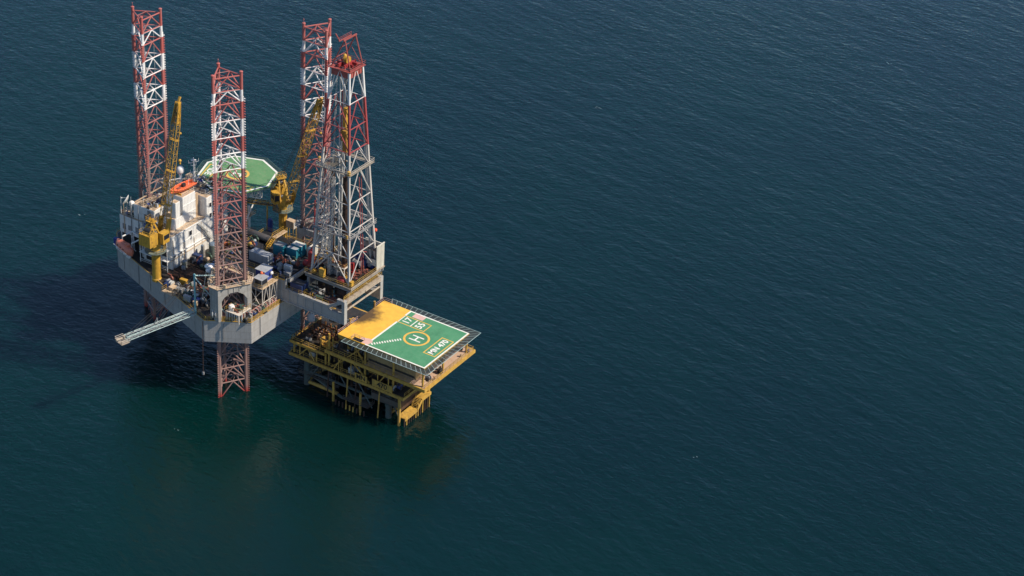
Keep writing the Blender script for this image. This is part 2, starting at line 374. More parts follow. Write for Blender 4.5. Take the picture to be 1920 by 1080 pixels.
# ------------------------------------------------------------------ legs
def leg_parts(zt, phi, cx, cy, label):
    t = thing('rig_leg', (cx, cy, -2), label, 'rig leg', 'lattice legs of the drilling rig')  # one lattice leg of the rig
    m = legmat(zt); Rc = 4.18
    P = [Vector((cx + Rc * math.cos(rad(phi + 120 * k)), cy + Rc * math.sin(rad(phi + 120 * k)), 0)) for k in range(3)]
    up = lambda v_, z: Vector((v_.x, v_.y, z))
    z0 = -3
    for k in range(3):
        b = B(); d = (P[k] - Vector((cx, cy, 0))).normalized(); s_ = Vector((-d.y, d.x, 0))
        b.tube(up(P[k], z0), up(P[k], zt), .39, 10)
        # toothed rack along the outer side
        zz = z0; th = .09; pts = []
        while zz < zt - 6.5:
            pts += [(.42, zz), (.72, zz), (.72, zz + .3), (.42, zz + .3)]; zz += .58
        i = 0
        b.beam(up(P[k] + d * .40, z0), up(P[k] + d * .40, zt - 6.5), .2, .3, up=tuple(d))
        zz = z0
        while zz < zt - 7:
            q = P[k] + d * .78
            vs = [up(q + d * (-.2) + s_ * .1, zz), up(q + d * .14 + s_ * .1, zz + .1), up(q + d * .14 + s_ * .1, zz + .26), up(q - d * .2 + s_ * .1, zz + .36),
                  up(q + d * (-.2) - s_ * .1, zz), up(q + d * .14 - s_ * .1, zz + .1), up(q + d * .14 - s_ * .1, zz + .26), up(q - d * .2 - s_ * .1, zz + .36)]
            b.raw(vs, [(0, 1, 2, 3), (7, 6, 5, 4), (0, 4, 5, 1), (1, 5, 6, 2), (2, 6, 7, 3)])
            zz += .7
        b.obj('chord', m, t)
    lv = [zt - .9, zt - 4.6, zt - 8.0, zt - 12.6, zt - 17.2, zt - 21.7, zt - 26.2]
    while lv[-1] > 2: lv.append(lv[-1] - 4.5)
    for k in range(3):
        a, c_ = P[k], P[(k + 1) % 3]; d = (c_ - a).normalized(); a2, c2 = a + d * .4, c_ - d * .4; mid = (a + c_) / 2
        b = B()
        for i, z in enumerate(lv):
            b.tube(up(a2, z), up(c2, z), .18, 6)
            if i + 1 < len(lv):
                zl = lv[i + 1] + .35
                b.tube(up(mid, z - .1), up(a2, zl), .165, 6); b.tube(up(mid, z - .1), up(c2, zl), .165, 6)
        b.obj('face_bracing', m, t)
    b = B()
    for z in lv:
        ms = [up((P[k] + P[(k + 1) % 3]) / 2, z) for k in range(3)]
        for k in range(3): b.tube(ms[k], ms[(k + 1) % 3], .08, 5)
    b.obj('inner_bracing', m, t)
    b = B(); C_ = Vector((cx, cy, 0))
    b.tube(up(C_ * .55 + P[1] * .45, ZD), up(C_ * .55 + P[1] * .45, zt - 5), .05, 4); b.tube(up(C_ * .5 + P[2] * .5, 2), up(C_ * .5 + P[2] * .5, zt - 5), .05, 4)
    b.obj('riser_pipe', GALV, t)
    for k in range(3): B().lathe([(.47, 0), (.47, .18), (.3, .3)], up(P[k], zt), 10).obj('chord_cap', m, t)
    b = B().tube(up(P[0], zt + .2), up(P[0], zt + 1.1), .05, 5); b.ball(up(P[0], zt + 1.2), .14, 8); b.obj('top_lamp', m, t)
    return t
LEGS = {'L': (-42.1, 0.0, 179.4, 91.4), 'M': (-.58, -18.57, 148.8, 93.2), 'R': (.58, 18.57, 210., 93.2)}
leg_parts(91.4, 179.4, -42.1, 0.0, 'red and white lattice leg behind the white accommodation, furthest from the platform')
leg_parts(93.2, 148.8, -.58, -18.57, 'red and white lattice leg nearest the viewer, rising from the grey jack house')
leg_parts(93.2, 210., .58, 18.57, 'red and white lattice leg behind the tall drilling derrick')

# ------------------------------------------------------------------ jack houses
def jack_house(name, cx, cy, phi, label, zt=34.4):
    t = thing(name, (cx, cy, ZD), label, 'jack house', 'jack houses around the legs')
    C_ = Vector((cx, cy, 0)); ap = 3.75; hx = []
    dirv = lambda a: Vector((math.cos(rad(a)), math.sin(rad(a)), 0))
    # hexagon with three long sides (facing phi+180+120k) and three short ones at the chords
    P = []
    for k in range(3):
        d = dirv(phi + 120 * k); s_ = Vector((-d.y, d.x, 0)); q = C_ + d * 5.75; P.append((q - s_ * 1.35, q + s_ * 1.35))
    for k in range(3):
        b = B(); a, c_ = P[k]; d = dirv(phi + 120 * k); inn = d * -.5
        b.prism([tuple(x.to_2d()) for x in (a, c_, c_ + inn, a + inn)], ZD + .06, zt)            # plate at chord
        for e, sg in ((a, -1), (c_, 1)):
            s_ = Vector((-d.y, d.x, 0)) * sg; e2 = e + inn
            b.prism([tuple(x.to_2d()) for x in (e2, e2 - s_ * .28, e2 - s_ * .28 - d * .9, e2 - d * .9)], ZD + .06, zt - .01)
        q0 = C_ + d * 5.79
        for sg in (-.9, 0, .9):
            s_ = Vector((-d.y, d.x, 0)) * sg; e = q0 + s_; b.beam((e.x, e.y, ZD + .1), (e.x, e.y, zt - .1), .1, .1)
        b.obj('corner_column', JACKG, t)
        b = B()
        for z in (26.5, 28.5, 30.5, 32.3):
            for sg in (-1, 1):
                s_ = Vector((-d.y, d.x, 0)); q = C_ + d * 5.0 + s_ * (.25 * sg); e = q + s_ * (.7 * sg)
                b.tube((q.x, q.y, z), (e.x, e.y, z), .42, 10)
        b.obj('pinion_drive', GREY, t)
    for k in range(3):
        a = P[k][1]; c_ = P[(k + 1) % 3][0]; Ln = (c_ - a).length; u = (c_ - a).normalized(); n_ = Vector((u.y, -u.x, 0)); th = .45
        def pt(s_, z, o=0): q = a + u * s_ - n_ * o; return (q.x, q.y, z)
        prof = [(0.0, ZD + .06), (.7, ZD + .06), (.7, ZD + 5.6), (1.7, zt - 2.9), (Ln / 2 - 1.0, zt - 1.9), (Ln / 2 + 1.0, zt - 1.9), (Ln - 1.7, zt - 2.9), (Ln - .7, ZD + 5.6), (Ln - .7, ZD + .06), (Ln, ZD + .06)]
        top = [(x, zt - .02) for x, _ in prof]; n = len(prof); vs = [pt(x, z) for x, z in prof] + [pt(x, z) for x, z in top] + [pt(x, z, th) for x, z in prof] + [pt(x, z, th) for x, z in top]
        fs = []
        for i in range(n - 1):
            if abs(prof[i][0] - prof[i + 1][0]) > 1e-6:
                fs += [(i, i + 1, n + i + 1, n + i), (2 * n + i + 1, 2 * n + i, 3 * n + i, 3 * n + i + 1), (n + i, n + i + 1, 3 * n + i + 1, 3 * n + i)]
            fs.append((i + 1, i, 2 * n + i, 2 * n + i + 1))
        b = B().raw(vs, fs)
        for s_ in (Ln * .33, Ln * .5, Ln * .67): b.beam(pt(s_, zt - 1.7, -.06), pt(s_, zt - .1, -.06), .12, .12)
        b.obj('arched_wall', JACKG, t)
    hexa = [q for k in range(3) for q in P[k]]
    b = B(); out = [C_ + (q - C_) * 1.10 for q in hexa]; inn = [C_ + (q - C_) * .86 for q in hexa]; n = 6
    vs = [(q.x, q.y, zt) for q in out] + [(q.x, q.y, zt) for q in inn] + [(q.x, q.y, zt + .15) for q in out] + [(q.x, q.y, zt + .15) for q in inn]
    b.raw(vs, [f for i in range(n) for f in ((i, (i + 1) % n, n + (i + 1) % n, n + i), (2 * n + i, 3 * n + i, 3 * n + (i + 1) % n, 2 * n + (i + 1) % n), (i, 2 * n + i, 2 * n + (i + 1) % n, (i + 1) % n), (n + i, n + (i + 1) % n, 3 * n + (i + 1) % n, 3 * n + i))])
    b.obj('roof_walkway', CREAM if phi < 160 else GREY, t)
    B().rail([(q.x, q.y, zt + .15) for q in out], closed=True).obj('walkway_railing', RAILW if phi < 160 else BROWN, t)
    b = B()
    for k in range(6):
        q = C_ + dirv(phi + 30 + 60 * k) * 5.2; b.cbox((q.x, q.y, zt + .16), .7, .6, R.uniform(.5, 1.2), R.random())
    b.obj('jacking_box', CREAM if phi < 160 else DARK, t)
    return t
jack_house('jack_house', *LEGS['M'][:3], 'arched grey jack house around the foot of the nearest leg')
jack_house('jack_house', *LEGS['R'][:3], 'grey jack house around the leg behind the derrick')
jack_house('jack_house', *LEGS['L'][:3], 'grey jack house behind the white accommodation', 33.6)

# ------------------------------------------------------------------ accommodation
acc = thing('accommodation_block', (-31, 0, ZD), 'white multi storey living quarters with ribbed walls and rusty roofs', 'accommodation')
z_ = ZD + .06
def block(name, x0, x1, y0, y1, z0, z1, roof=CREAM, rib=True, parent=None):
    b = B().box(x0, x1, y0, y1, z0, z1)
    if rib:
        b.corrug((x1, y0), (x1, y1), z0, z1 - .15, (1, 0)); b.corrug((x0, y0), (x1, y0), z0, z1 - .15, (0, -1))
    for z in (z0 + (z1 - z0) * .34, z0 + (z1 - z0) * .67):
        if z1 - z0 > 6: b.beam((x1 + .06, y0, z), (x1 + .06, y1, z), .16, .12)
    o = b.obj(name, WHITE, parent or acc)
    r_ = B().box(x0 + .12, x1 - .12, y0 + .12, y1 - .12, z1 + .003, z1 + .05)
    r_.obj('roof_deck', roof, o)
    return o
fb = block('front_wing', -36, -26, -11.2, 3.28, z_, 34.4)
sb = block('starboard_wing', -34, -25.9, 3.3, 12, z_, 40.3)
tw = block('boat_tower', -34, -28.3, -3.6, 1.6, 34.46, 42.5)
st = block('stair_tower', -32.2, -28, -7.8, -3.65, 34.46, 37.6)
st2 = block('lift_shaft', -29.8, -28.05, -6.8, -5.0, 37.66, 42.2)
cb = block('rear_wing', -38.4, -34.05, 1.65, 12, 34.46, 40.2)
B().box(-37, -34.05, 3.3, 12, z_, 34.4).obj('rear_wing_base', WHITE, acc)
pw = block('port_wing', -46, -38.2, -9.2, -5.4, 28.8, 34.0)
sw = block('far_wing', -46, -37.05, 5.4, 9.2, z_, 38.0)
pb = block('bow_house', -38.6, -34.1, -8.6, 1.6, 34.46, 38.6)
ph = block('wheelhouse', -41.5, -38.7, -8.4, -5.6, 34.06, 38.4)
b = B()
for y, z in ((5.0, 37.6), (6.5, 37.6), (5.0, 34.4), (6.5, 34.4), (5, 31.2), (8.2, 37.6), (8.2, 34.4)):
    pass
def window(parent, x, y0, y1, z0, z1):
    f = B().box(x + .1, x + .17, y0 - .1, y1 + .1, z0 - .1, z1 + .1).obj('window', WHITE, parent)
    B().box(x + .171, x + .2, y0, y1, z0, z1).obj('pane', GLASS, f)
for y0, z0 in ((4.3, 37.1), (5.6, 37.1), (4.3, 33.9), (5.6, 33.9), (9.2, 37.1), (9.2, 33.9)): window(sb, -25.9, y0, y0 + .85, z0, z0 + 1.25)
window(fb, -26, -4.2, -3.1, 31.9, 33.3)
for y0 in (-10.5, -8): window(fb, -26, y0, y0 + .6, 28.0, 28.9)
# open galleries along the port side of the front wing
b = B()
for z in (27.4, 30.6, 33.7): b.box(-36, -26.2, -13.0, -11.3, z, z + .16)
for x in (-35.8, -31, -26.4): b.box(x, x + .16, -12.95, -12.8, z_, 33.7)
for z in (24.5, 27.56, 30.76): b.beam((-36, -12.9, z + 1.0), (-26.2, -12.9, z + 1.0), .06, .1); b.beam((-36, -12.9, z + .5), (-26.2, -12.9, z + .5), .06, .08)
b.obj('gallery_deck', WHITE, acc)
b = B()
for z in (24.9, 27.9, 31.0):
    for x in (-35, -32.4, -29.6): b.box(x, x + 1.9, -11.36, -11.26, z, z + 2.3)
b.obj('gallery_shade_panel', DARK, acc)  # dark panels proud of the wall, painting in the shade of open galleries
b = B()
for x, z in ((-45, 30), (-43, 30.2), (-40.4, 30.4), (-37.6, 35.2), (-36.4, 36.2)): b.box(x, x + 1.1, -9.32 if x < -38.3 else -8.72, -9.25 if x < -38.3 else -8.65, z, z + R.uniform(1, 2))
b.obj('side_louvre', GREY, acc)
for x in (-44.2, -41.6, -39.0, -37.0, -35.2): B().tube((x, -9.45 if x < -38.3 else -8.85, 28.8 if x < -38.3 else 34.5), (x, -9.45 if x < -38.3 else -8.85, R.uniform(35, 39.5)), .12, 6).obj('side_duct', R.choice((GREY, CREAM, BROWN)), acc)
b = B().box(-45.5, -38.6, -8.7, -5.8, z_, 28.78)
b.obj('undercroft_shade', DARK, acc)  # solid dark box painting in the shade of the open space here
b = B()
for x in (-45.8, -42.2, -38.5): b.box(x, x + .25, -9.15, -8.9, z_, 28.79)
b.obj('undercroft_post', WHITE, acc)
# pipe trays, frames and rails crowding the roofs
b = B()
for i in range(26):
    x, y, z = R.choice(((-37, -4, 38.65), (-36.4, -1, 38.65), (-36, 6, 40.25), (-36.5, 9.5, 40.25), (-30, 8, 40.35), (-42, -7.2, 34.05), (-33, -9.5, 34.45), (-30, -9.8, 34.45), (-40.1, -7, 38.45)))
    x += R.uniform(-1.4, 1.4); y += R.uniform(-1.6, 1.6); a_ = R.choice((0, math.pi / 2)); l_ = R.uniform(.8, 2.2); h_ = R.uniform(.5, 1.9)
    p0 = Vector((x - math.cos(a_) * l_ / 2, y - math.sin(a_) * l_ / 2, z)); p1 = Vector((x + math.cos(a_) * l_ / 2, y + math.sin(a_) * l_ / 2, z))
    for q in (p0, p1): b.tube(q, q + Vector((0, 0, h_)), .07, 4)
    b.beam(p0 + Vector((0, 0, h_)), p1 + Vector((0, 0, h_)), .3, .12)
b.obj('roof_pipe_frame', CREAM, acc)
b = B(); b.lattice((-39, -8.3, 39.4), (-34.5, 1.2, 40.6), .8, .8, 8, .07, .05); b.beam((-41.2, -8.2, 38.9), (-38.5, 4.5, 41.2), .22, .25); b.beam((-38.4, 2, 41), (-34.2, 2, 41), .2, .2); b.tube((-38.3, -8.2, 38.6), (-38.3, -8.2, 40.2), .08, 5); b.tube((-34.6, 1.2, 38.6), (-34.6, 1.2, 40.6), .08, 5); b.obj('cable_tray', CREAM, acc)
b = B().box(-30.9, -29.2, -3.68, -3.62, 37.8, 40.4).obj('door', DBLUE, tw)
# roof edges, rails and stairs
b = B(); b.beam((-25.75, -9.5, 34.55), (-25.75, 1.2, 34.55), .25, .3); b.beam((-25.7, -12, 28.9), (-25.7, 3.2, 28.9), .5, .08); b.obj('roof_fascia', WHITE, acc)
b = B(); b.rail([(-36.8, 12, 40.25), (-26.1, 12, 40.35), (-26.1, 3.5, 40.35), (-34, 3.5, 40.35)])
b.rail([(-26.2, 1.4, 34.45), (-26.2, -11.8, 34.45), (-36, -11.8, 34.45)]); b.rail([(-37.2, -8.4, 38.65), (-34.2, -8.4, 38.65)])
b.rail([(-45.8, 9, 38.05), (-37.2, 9, 38.05)]); b.rail([(-45.8, -5.5, 34.05), (-45.8, -9, 34.05), (-37.2, -9, 34.05)])
b.rail([(-28.4, -3.5, 42.5), (-28.4, 1.5, 42.5), (-34, 1.5, 42.5)]); b.obj('roof_railing', RAILW, acc)
b = B(); b.stairs((-25.2, 3.0, 30.2), (-25.2, -.6, 34.3), side=(1, 0, 0)); b.stairs((-25.2, 4.5, 27.2), (-25.2, 2.2, 30.2), side=(1, 0, 0)); b.obj('outside_stair', GALV, acc)
b = B()
for y in (-10.8, -6.4, -2.2, 1.0): b.tube((-25.8, y, z_), (-25.8, y, R.uniform(29, 34)), .08, 5)
for y in (2.0, 2.6): b.tube((-28.6, y, z_), (-28.6, y, 41.4), .32, 8)
b.tube((-25.82, -11.8, 27.5), (-25.82, 3, 27.6), .1, 5); b.tube((-25.8, 5, 30.3), (-25.8, 11.5, 30.3), .09, 5)
b.obj('wall_piping', CREAM, acc)
# roof plant: ventilators and units on the roofs
def ac_unit(x, y, z, s, label, mat=None):
    t = thing('air_conditioner', (x, y, z), label, 'air conditioner', 'ventilation units on the living quarters roofs')
    B().cbox((x, y, z + .12), s, s * .8, s * .75, .1).obj('housing', mat or GALV, t)
    b = B().lathe([(s * .3, 0), (s * .3, .12), (s * .26, .12), (s * .24, .06)], (x, y, z + .12 + s * .75), 10); b.obj('fan', DARK, t)
    b = B()
    for i, j in ((-.35, -.3), (.35, -.3), (.35, .3), (-.35, .3)): b.cbox((x + i * s, y + j * s, z), .1, .1, .13)
    b.obj('foot', DARK, t)
RU_ = [(-28.0, 8.4, 40.35), (-30.2, 10.0, 40.35), (-31.8, 7.0, 40.35), (-28.2, 5.2, 40.35), (-35.9, 6.0, 40.25), (-35.4, 9.0, 40.25), (-35.6, -3.4, 38.65), (-35.3, -6.2, 38.65), (-38.6, -6.8, 38.45), (-33.5, -9.8, 34.45), (-28.5, -10.2, 34.45), (-41, -7.6, 34.05), (-40.2, 7.2, 38.05), (-43.5, 7.4, 38.05), (-35.7, -.8, 38.65)]
for i, (x, y, z) in enumerate(RU_):
    ac_unit(x, y, z, R.uniform(1.0, 1.7), 'grey ventilation box with a round fan on a roof of the white living quarters', R.choice((GALV, GREY, GREY)))

# satellite gear
t = thing('satellite_dome', (-34.6, 3.1, 40.25), 'white radome ball on a pedestal at the roof of the living quarters', 'radome')
B().tube((-34.6, 3.1, 40.25), (-34.6, 3.1, 45.3), .42, 10).obj('pedestal', WHITE, t)
B().lathe([(.75, 0), (1.0, .5), (1.02, 1.2), (.92, 1.6), (.66, 1.95), (.3, 2.15), (.02, 2.2)], (-34.6, 3.1, 45.2), 18).obj('dome', WHITE, t, True)
t = thing('satellite_dome', (-43.4, -7.0, 34.05), 'small white radome ball beside the dish at the bow corner', 'radome')
B().tube((-43.4, -7, 34.05), (-43.4, -7, 36.4), .16, 8).obj('pedestal', GALV, t)
B().ball((-43.4, -7, 37.2), .85, 16).obj('dome', WHITE, t, True)
t = thing('satellite_dish', (-44.9, -7.2, 34.05), 'large tilted grey satellite dish at the bow corner of the rig', 'satellite dish')
B().tube((-44.9, -7.2, 34.05), (-44.9, -7.2, 37.3), .14, 8).obj('mast', GALV, t)
ax = Vector((-.75, -.35, .5)).normalized(); cc = Vector((-44.9, -7.2, 37.5))
B().lathe([(.02, .0), (.8, .12), (1.35, .34), (1.75, .6), (1.7, .68), (1.3, .44), (.75, .22), (.02, .1)], cc, 20, ax).obj('reflector', GALV, t, True)
q = cc + ax * 1.7; b = B()
for k in range(3):
    s_ = ax.orthogonal().normalized(); s_.rotate(Matrix.Rotation(k * 2.094, 3, ax)); b.tube(cc + ax * .6 + s_ * 1.6, q, .04, 4)
b.ball(q, .2, 8); b.obj('feed_horn', WHITE, t)
t = thing('antenna_mast', (-33.0, 6.8, 40.35), 'thin white radio mast with cross arms beside the green helideck', 'mast')
b = B().tube((-33, 6.8, 40.35), (-33, 6.8, 48.9), .16, 6); b.tube((-34, 6.8, 40.35), (-33, 6.8, 45), .06, 4).tube((-32.4, 7.8, 40.35), (-33, 6.8, 45), .06, 4); b.obj('pole', WHITE, t)
b = B()
for z, l in ((44.6, .9), (46.6, .7), (47.6, 1.3)):
    b.beam((-33 - l * .5, 6.8 - l, z), (-33 + l * .5, 6.8 + l, z), .1, .1)
    for s_ in (-1, 1): b.tube((-33 + s_ * l * .5, 6.8 + s_ * l, z), (-33 + s_ * l * .5, 6.8 + s_ * l, z + .9), .05, 4)
b.beam((-33.5, 6.3, 48.2), (-32.5, 7.3, 48.2), .5, .12); b.obj('cross_arm', WHITE, t)
for i, (x, y, z, h) in enumerate(((-45.6, -8.9, 34.05, 5.5), (-42, -8.8, 34.05, 6.5), (-38.5, -7.8, 38.45, 4.5), (-36.8, 11.7, 40.25, 4), (-30.2, 1.2, 42.6, 3.5))):
    t = thing('whip_antenna', (x, y, z), 'thin whip antenna standing on a roof edge of the living quarters', 'antenna', 'whip antennas on the living quarters')
    B().tube((x, y, z), (x, y, z + h), .06, 4, .03).obj('rod', WHITE, t); B().cbox((x, y, z), .3, .3, .25).obj('base_box', GREY, t)

# boats
def hull_boat(name, c, length, beam, rot, mat, label, covered):
    t = thing(name, (c[0], c[1], c[2]), label, 'lifeboat' if covered else 'rescue boat')
    cs, sn = math.cos(rot), math.sin(rot)
    def w_(x, y, z): return (c[0] + x * cs - y * sn, c[1] + x * sn + y * cs, c[2] + z)
    n = 13; prof = []
    rows = [(0.02, 0.0), (.55, .12), (.9, .5), (1.0, 1.05)] if not covered else [(.02, 0.), (.6, .15), (.92, .6), (1., 1.1), (.96, 1.5), (.78, 2.0), (.45, 2.35), (.02, 2.45)]
    vs = []; K = len(rows)
    for i in range(n):
        s = i / (n - 1); x = (s - .5) * length
        taper = (math.sin(math.pi * min(1, s * .52 + .48)) ** .55 if not covered else (max(0.0, 1 - abs(2 * s - 1) ** 2.6)) ** .55) if 0 < s < 1 else .03
        if not covered: taper = (1 - max(0, (s - .45) / .55) ** 2.3) * (.86 + .14 * min(1, s / .3)); taper = max(taper, .03)
        sh = .35 * max(0, (s - .55) / .45) ** 2 if not covered else .2 * abs(2 * s - 1) ** 2
        for sg in (-1, 1):
            for (q, z) in (rows if sg < 0 else rows):
                vs.append(w_(x, sg * q * beam / 2 * taper, z * (1 if not covered else (1 - .25 * abs(2 * s - 1) ** 3)) + sh))
    fs = []
    for i in range(n - 1):
        for k in range(K - 1):
            a = i * 2 * K + k; d = (i + 1) * 2 * K + k
            fs.append((a, d, d + 1, a + 1)); a += K; d += K; fs.append((a + 1, d + 1, d, a))
    for i in range(n - 1):
        a = i * 2 * K; d = (i + 1) * 2 * K
        fs.append((a, a + K, d + K, d))
        if covered: fs.append((a + K - 1, d + K - 1, d + 2 * K - 1, a + 2 * K - 1))
    for i in (0, n - 1):
        a = i * 2 * K; fs.append(tuple(a + k for k in range(K)) + tuple(a + 2 * K - 1 - k for k in range(K)))
    B().raw(vs, fs).obj('boat_hull', mat, t, True)
    if not covered:
        # inner deck, rubbing tubes and console
        d = []
        for i in range(n): d.append(vs[i * 2 * K + K - 1])
        for i in reversed(range(n)): d.append(vs[i * 2 * K + 2 * K - 1])
        b = B(); m = n
        vs2 = [(x, y, z - .18) for x, y, z in d]; b.raw(vs2, [(i, i + 1, 2 * n - 2 - i, 2 * n - 1 - i) for i in range(n - 1)]); b.obj('boat_deck', mat, t)
        b = B(); b.poly(d[:n], .14, 8); b.poly(d[n:], .14, 8); b.obj('gunwale', mat, t, True)
        e = B(); e.cbox(w_(-.6, 0, .8), 1.0, .8, .95, rot); e.obj('console', DARK, t)
        e = B(); e.cbox(w_(-length / 2 + .4, 0, .7), .5, .6, 1.1, rot); e.cbox(w_(1.2, 0, .86), 1.1, .7, .25, rot); e.obj('engine_cover', REDO, t)
        e = B(); 
        for s_ in (-.9, .9): e.tube(w_(-length / 2 + 1.2, s_ * .7, 1), w_(-length / 2 + 1.2, s_ * .7, 2.0), .05, 5)
        e.tube(w_(-length / 2 + 1.2, -.63, 2), w_(-length / 2 + 1.2, .63, 2), .05, 5); e.obj('roll_bar', mat, t)
    else:
        e = B(); e.cbox(w_(-1.6, 0, 2.2), 1.4, 1.1, .75, rot); e.obj('cabin_hatch', mat, t)
        e = B()
        for s_ in (-1.5, 0, 1.5): 
            for sg in (-1, 1): e.cbox(w_(s_, sg * beam * .47, 1.55), .6, .06, .25, rot)
        e.obj('porthole', GLASS, t)
        e = B()
        for sg in (-1, 1): e.beam(w_(-length * .42, sg * beam * .5, 1.1), w_(length * .42, sg * beam * .5, 1.1), .12, .12)
        e.obj('fender_strip', WHITE, t)
    return t
hull_boat('rescue_boat', (-30.7, -.9, 43.0), 8.4, 3.1, rad(-95), ORANGE, 'bright orange open rescue boat cradled on top of the white tower', False)
hull_boat('lifeboat', (-41.0, -13.2, 26.0), 8.2, 3.0, rad(161), ORANGED, 'faded orange enclosed lifeboat hanging at the bow side of the hull', True)
t = thing('boat_cradle', (-31, -1, 42.5), 'yellow steel cradle under the orange rescue boat', 'cradle')
b = B()
for y in (-2.8, .8): b.beam((-32, y, 42.75), (-29.4, y, 42.75), .25, .4)
b.obj('skid', YEL, t)
b = B().tube((-33.2, -3, 42.5), (-33.2, -3, 46), .18, 8).tube((-33.2, -3, 46), (-30.9, -1.2, 46.6), .14, 6); b.obj('davit_arm', WHITE, t)
t = thing('lifeboat_davit', (-39.5, -9.5, 24.5), 'white davit frame holding the faded orange lifeboat', 'davit')
b = B()
for s_ in (-1, 1):
    x, y = -39.4 + s_ * 2.4 * math.cos(rad(161)), -10.6 + s_ * 2.4 * math.sin(rad(161))
    b.poly([(x + .3, y + .8, 24.5), (x + .2, y + .6, 30.2), (x - .9, y - 2.4, 29.6)], .2, 8); b.tube((x - .9, y - 2.4, 29.6), (x - .9, y - 2.4, 28.3), .05, 4)
b.obj('davit_arm', WHITE, t)
b = B().beam((-41.7, -9.3, 30.2), (-37, -10.9, 30.2), .3, .3); b.obj('cross_beam', WHITE, t)
b = B()
LR = None
for i in range(4):
    s_ = -44.6 + i * 1.75; y = -10.95 - (s_ + 46) * .352 - .35
    t = thing('life_raft_canister', (s_, y, 24.9), 'white life raft drum on the hull edge under the faded orange lifeboat', 'life raft', 'white drums along the bow edge of the hull')
    d = Vector((math.cos(rad(-19)), math.sin(rad(-19)), 0)); q = Vector((s_, y, 25.1))
    B().lathe([(.3, -.75), (.52, -.62), (.55, 0), (.52, .62), (.3, .75)], q, 12, d).obj('canister', WHITE, t, True)
    b = B()
    for k in (-.35, .35): b.lathe([(.57, -.04), (.57, .04)], q + d * k, 12, d)
    b.obj('strap', GREY, t)
single(B().cbox((-46.6, -10.4, 24.6), 1.2, .9, 2.2, .3).cbox((-46.6, -10.4, 26.8), 1.35, 1.05, .1, .3), 'locker', BLUE, (-46.6, -10.4, 24.6), 'blue locker at the bow end of the row of white drums', 'locker')

# ------------------------------------------------------------------ rig helideck
HC = Vector((-27.2, 18.3, 41.1)); HR = 11.15
octa = lambda r_, a0=-2: [(HC.x + r_ * math.cos(rad(a0 + 45 * k)), HC.y + r_ * math.sin(rad(a0 + 45 * k))) for k in range(8)]
t = thing('helideck', (HC.x, HC.y, 40), 'octagonal faded green helicopter deck with white border behind the living quarters', 'helideck')
B().prism(octa(HR), 40.5, 41.1).obj('landing_deck', GREENU, t)
b = B(); o1, o2 = octa(HR), octa(HR - .62)
for k in range(8):
    b.raw([(*o1[k], 41.104), (*o1[(k + 1) % 8], 41.104), (*o2[(k + 1) % 8], 41.104), (*o2[k], 41.104)], [(0, 1, 2, 3)])
b.obj('border_line', WTXT, t)
b = B(); n = 48
for k in range(n):
    a0, a1 = 2 * math.pi * k / n, 2 * math.pi * (k + 1) / n
    b.raw([(HC.x + q * math.cos(a), HC.y + q * math.sin(a), 41.108) for q, a in ((3.3, a0), (3.3, a1), (2.6, a1), (2.6, a0))], [(3, 2, 1, 0)])
def linebox(b, c, ux, hx, hy, wd, z):
    ux = Vector(ux).normalized(); vy = Vector((-ux.y, ux.x))
    for s_ in (-1, 1):
        for A, Bv, h1, h2 in ((ux, vy, hx, hy), (vy, ux, hy, hx)):
            p0 = Vector(c) + Bv * (s_ * h2) - A * (h1 + wd / 2); p1 = Vector(c) + Bv * (s_ * h2) + A * (h1 + wd / 2); o = Bv * wd / 2
            zz = z + (.002 if A is vy else 0)
            b.raw([(*(p0 - o), zz), (*(p1 - o), zz), (*(p1 + o), zz), (*(p0 + o), zz)], [(0, 1, 2, 3)])
tdir = (-.30, .95)
linebox(b, (-34.2, 14.7), tdir, 4.1, 1.35, .35, 41.11)
linebox(b, (-21.6, 13.0), (.95, .3), 2.8, 1.0, .3, 41.11)
b.obj('yellow_marking', YTXT, t)
text('landing_letter', 'H', 4.4, (HC.x, HC.y, 41.114), rad(17), WTXT, t, .06)
text('deck_lettering', 'IDE', 2.6, (-34.2, 14.7, 41.114), math.atan2(.95, -.30) + math.pi, WTXT, t, .07)
b = B(); o3 = octa(HR + .05); o4 = octa(HR + 1.5)
for k in range(8):
    p0, p1, q0, q1 = [Vector(x) for x in (o3[k], o3[(k + 1) % 8], o4[k], o4[(k + 1) % 8])]
    nn = 26
    for i in range(nn + 1):
        a, c_ = p0.lerp(p1, i / nn), q0.lerp(q1, i / nn); b.beam((*a, 40.75), (*c_, 41.0), .035, .03)
    for j in range(1, 5):
        f = j / 4; b.beam((*p0.lerp(q0, f), 40.75 + .25 * f), (*p1.lerp(q1, f), 40.75 + .25 * f), .04 if j < 4 else .12, .03)
b.obj('safety_net', paint('dark green net', (.09, .14, .115), .2), t)
b = B()
for k in range(8): b.tube((*octa(HR * .8)[k], 40.5), (HC.x + (octa(HR * .45)[k][0] - HC.x), octa(HR * .45)[k][1], 36.5), .18, 6)
for x, y in ((-30, 12), (-22, 14), (-33, 14)): b.tube((x, y, 24.5), (x, y, 40.5), .4, 8)
b.lattice((-36, 13, 38.3), (-18, 17, 38.3), 1.2, 2.2, 8, .12, .08); b.lattice((-32, 22, 38.3), (-22, 22, 38.3), 1.2, 2.2, 5, .12, .08)
b.tube((-30, 12, 28), (-32, 24, 39.8), .22, 6).tube((-22, 14, 28), (-22, 24, 39.8), .22, 6)
b.obj('support_truss', WHITE, t)

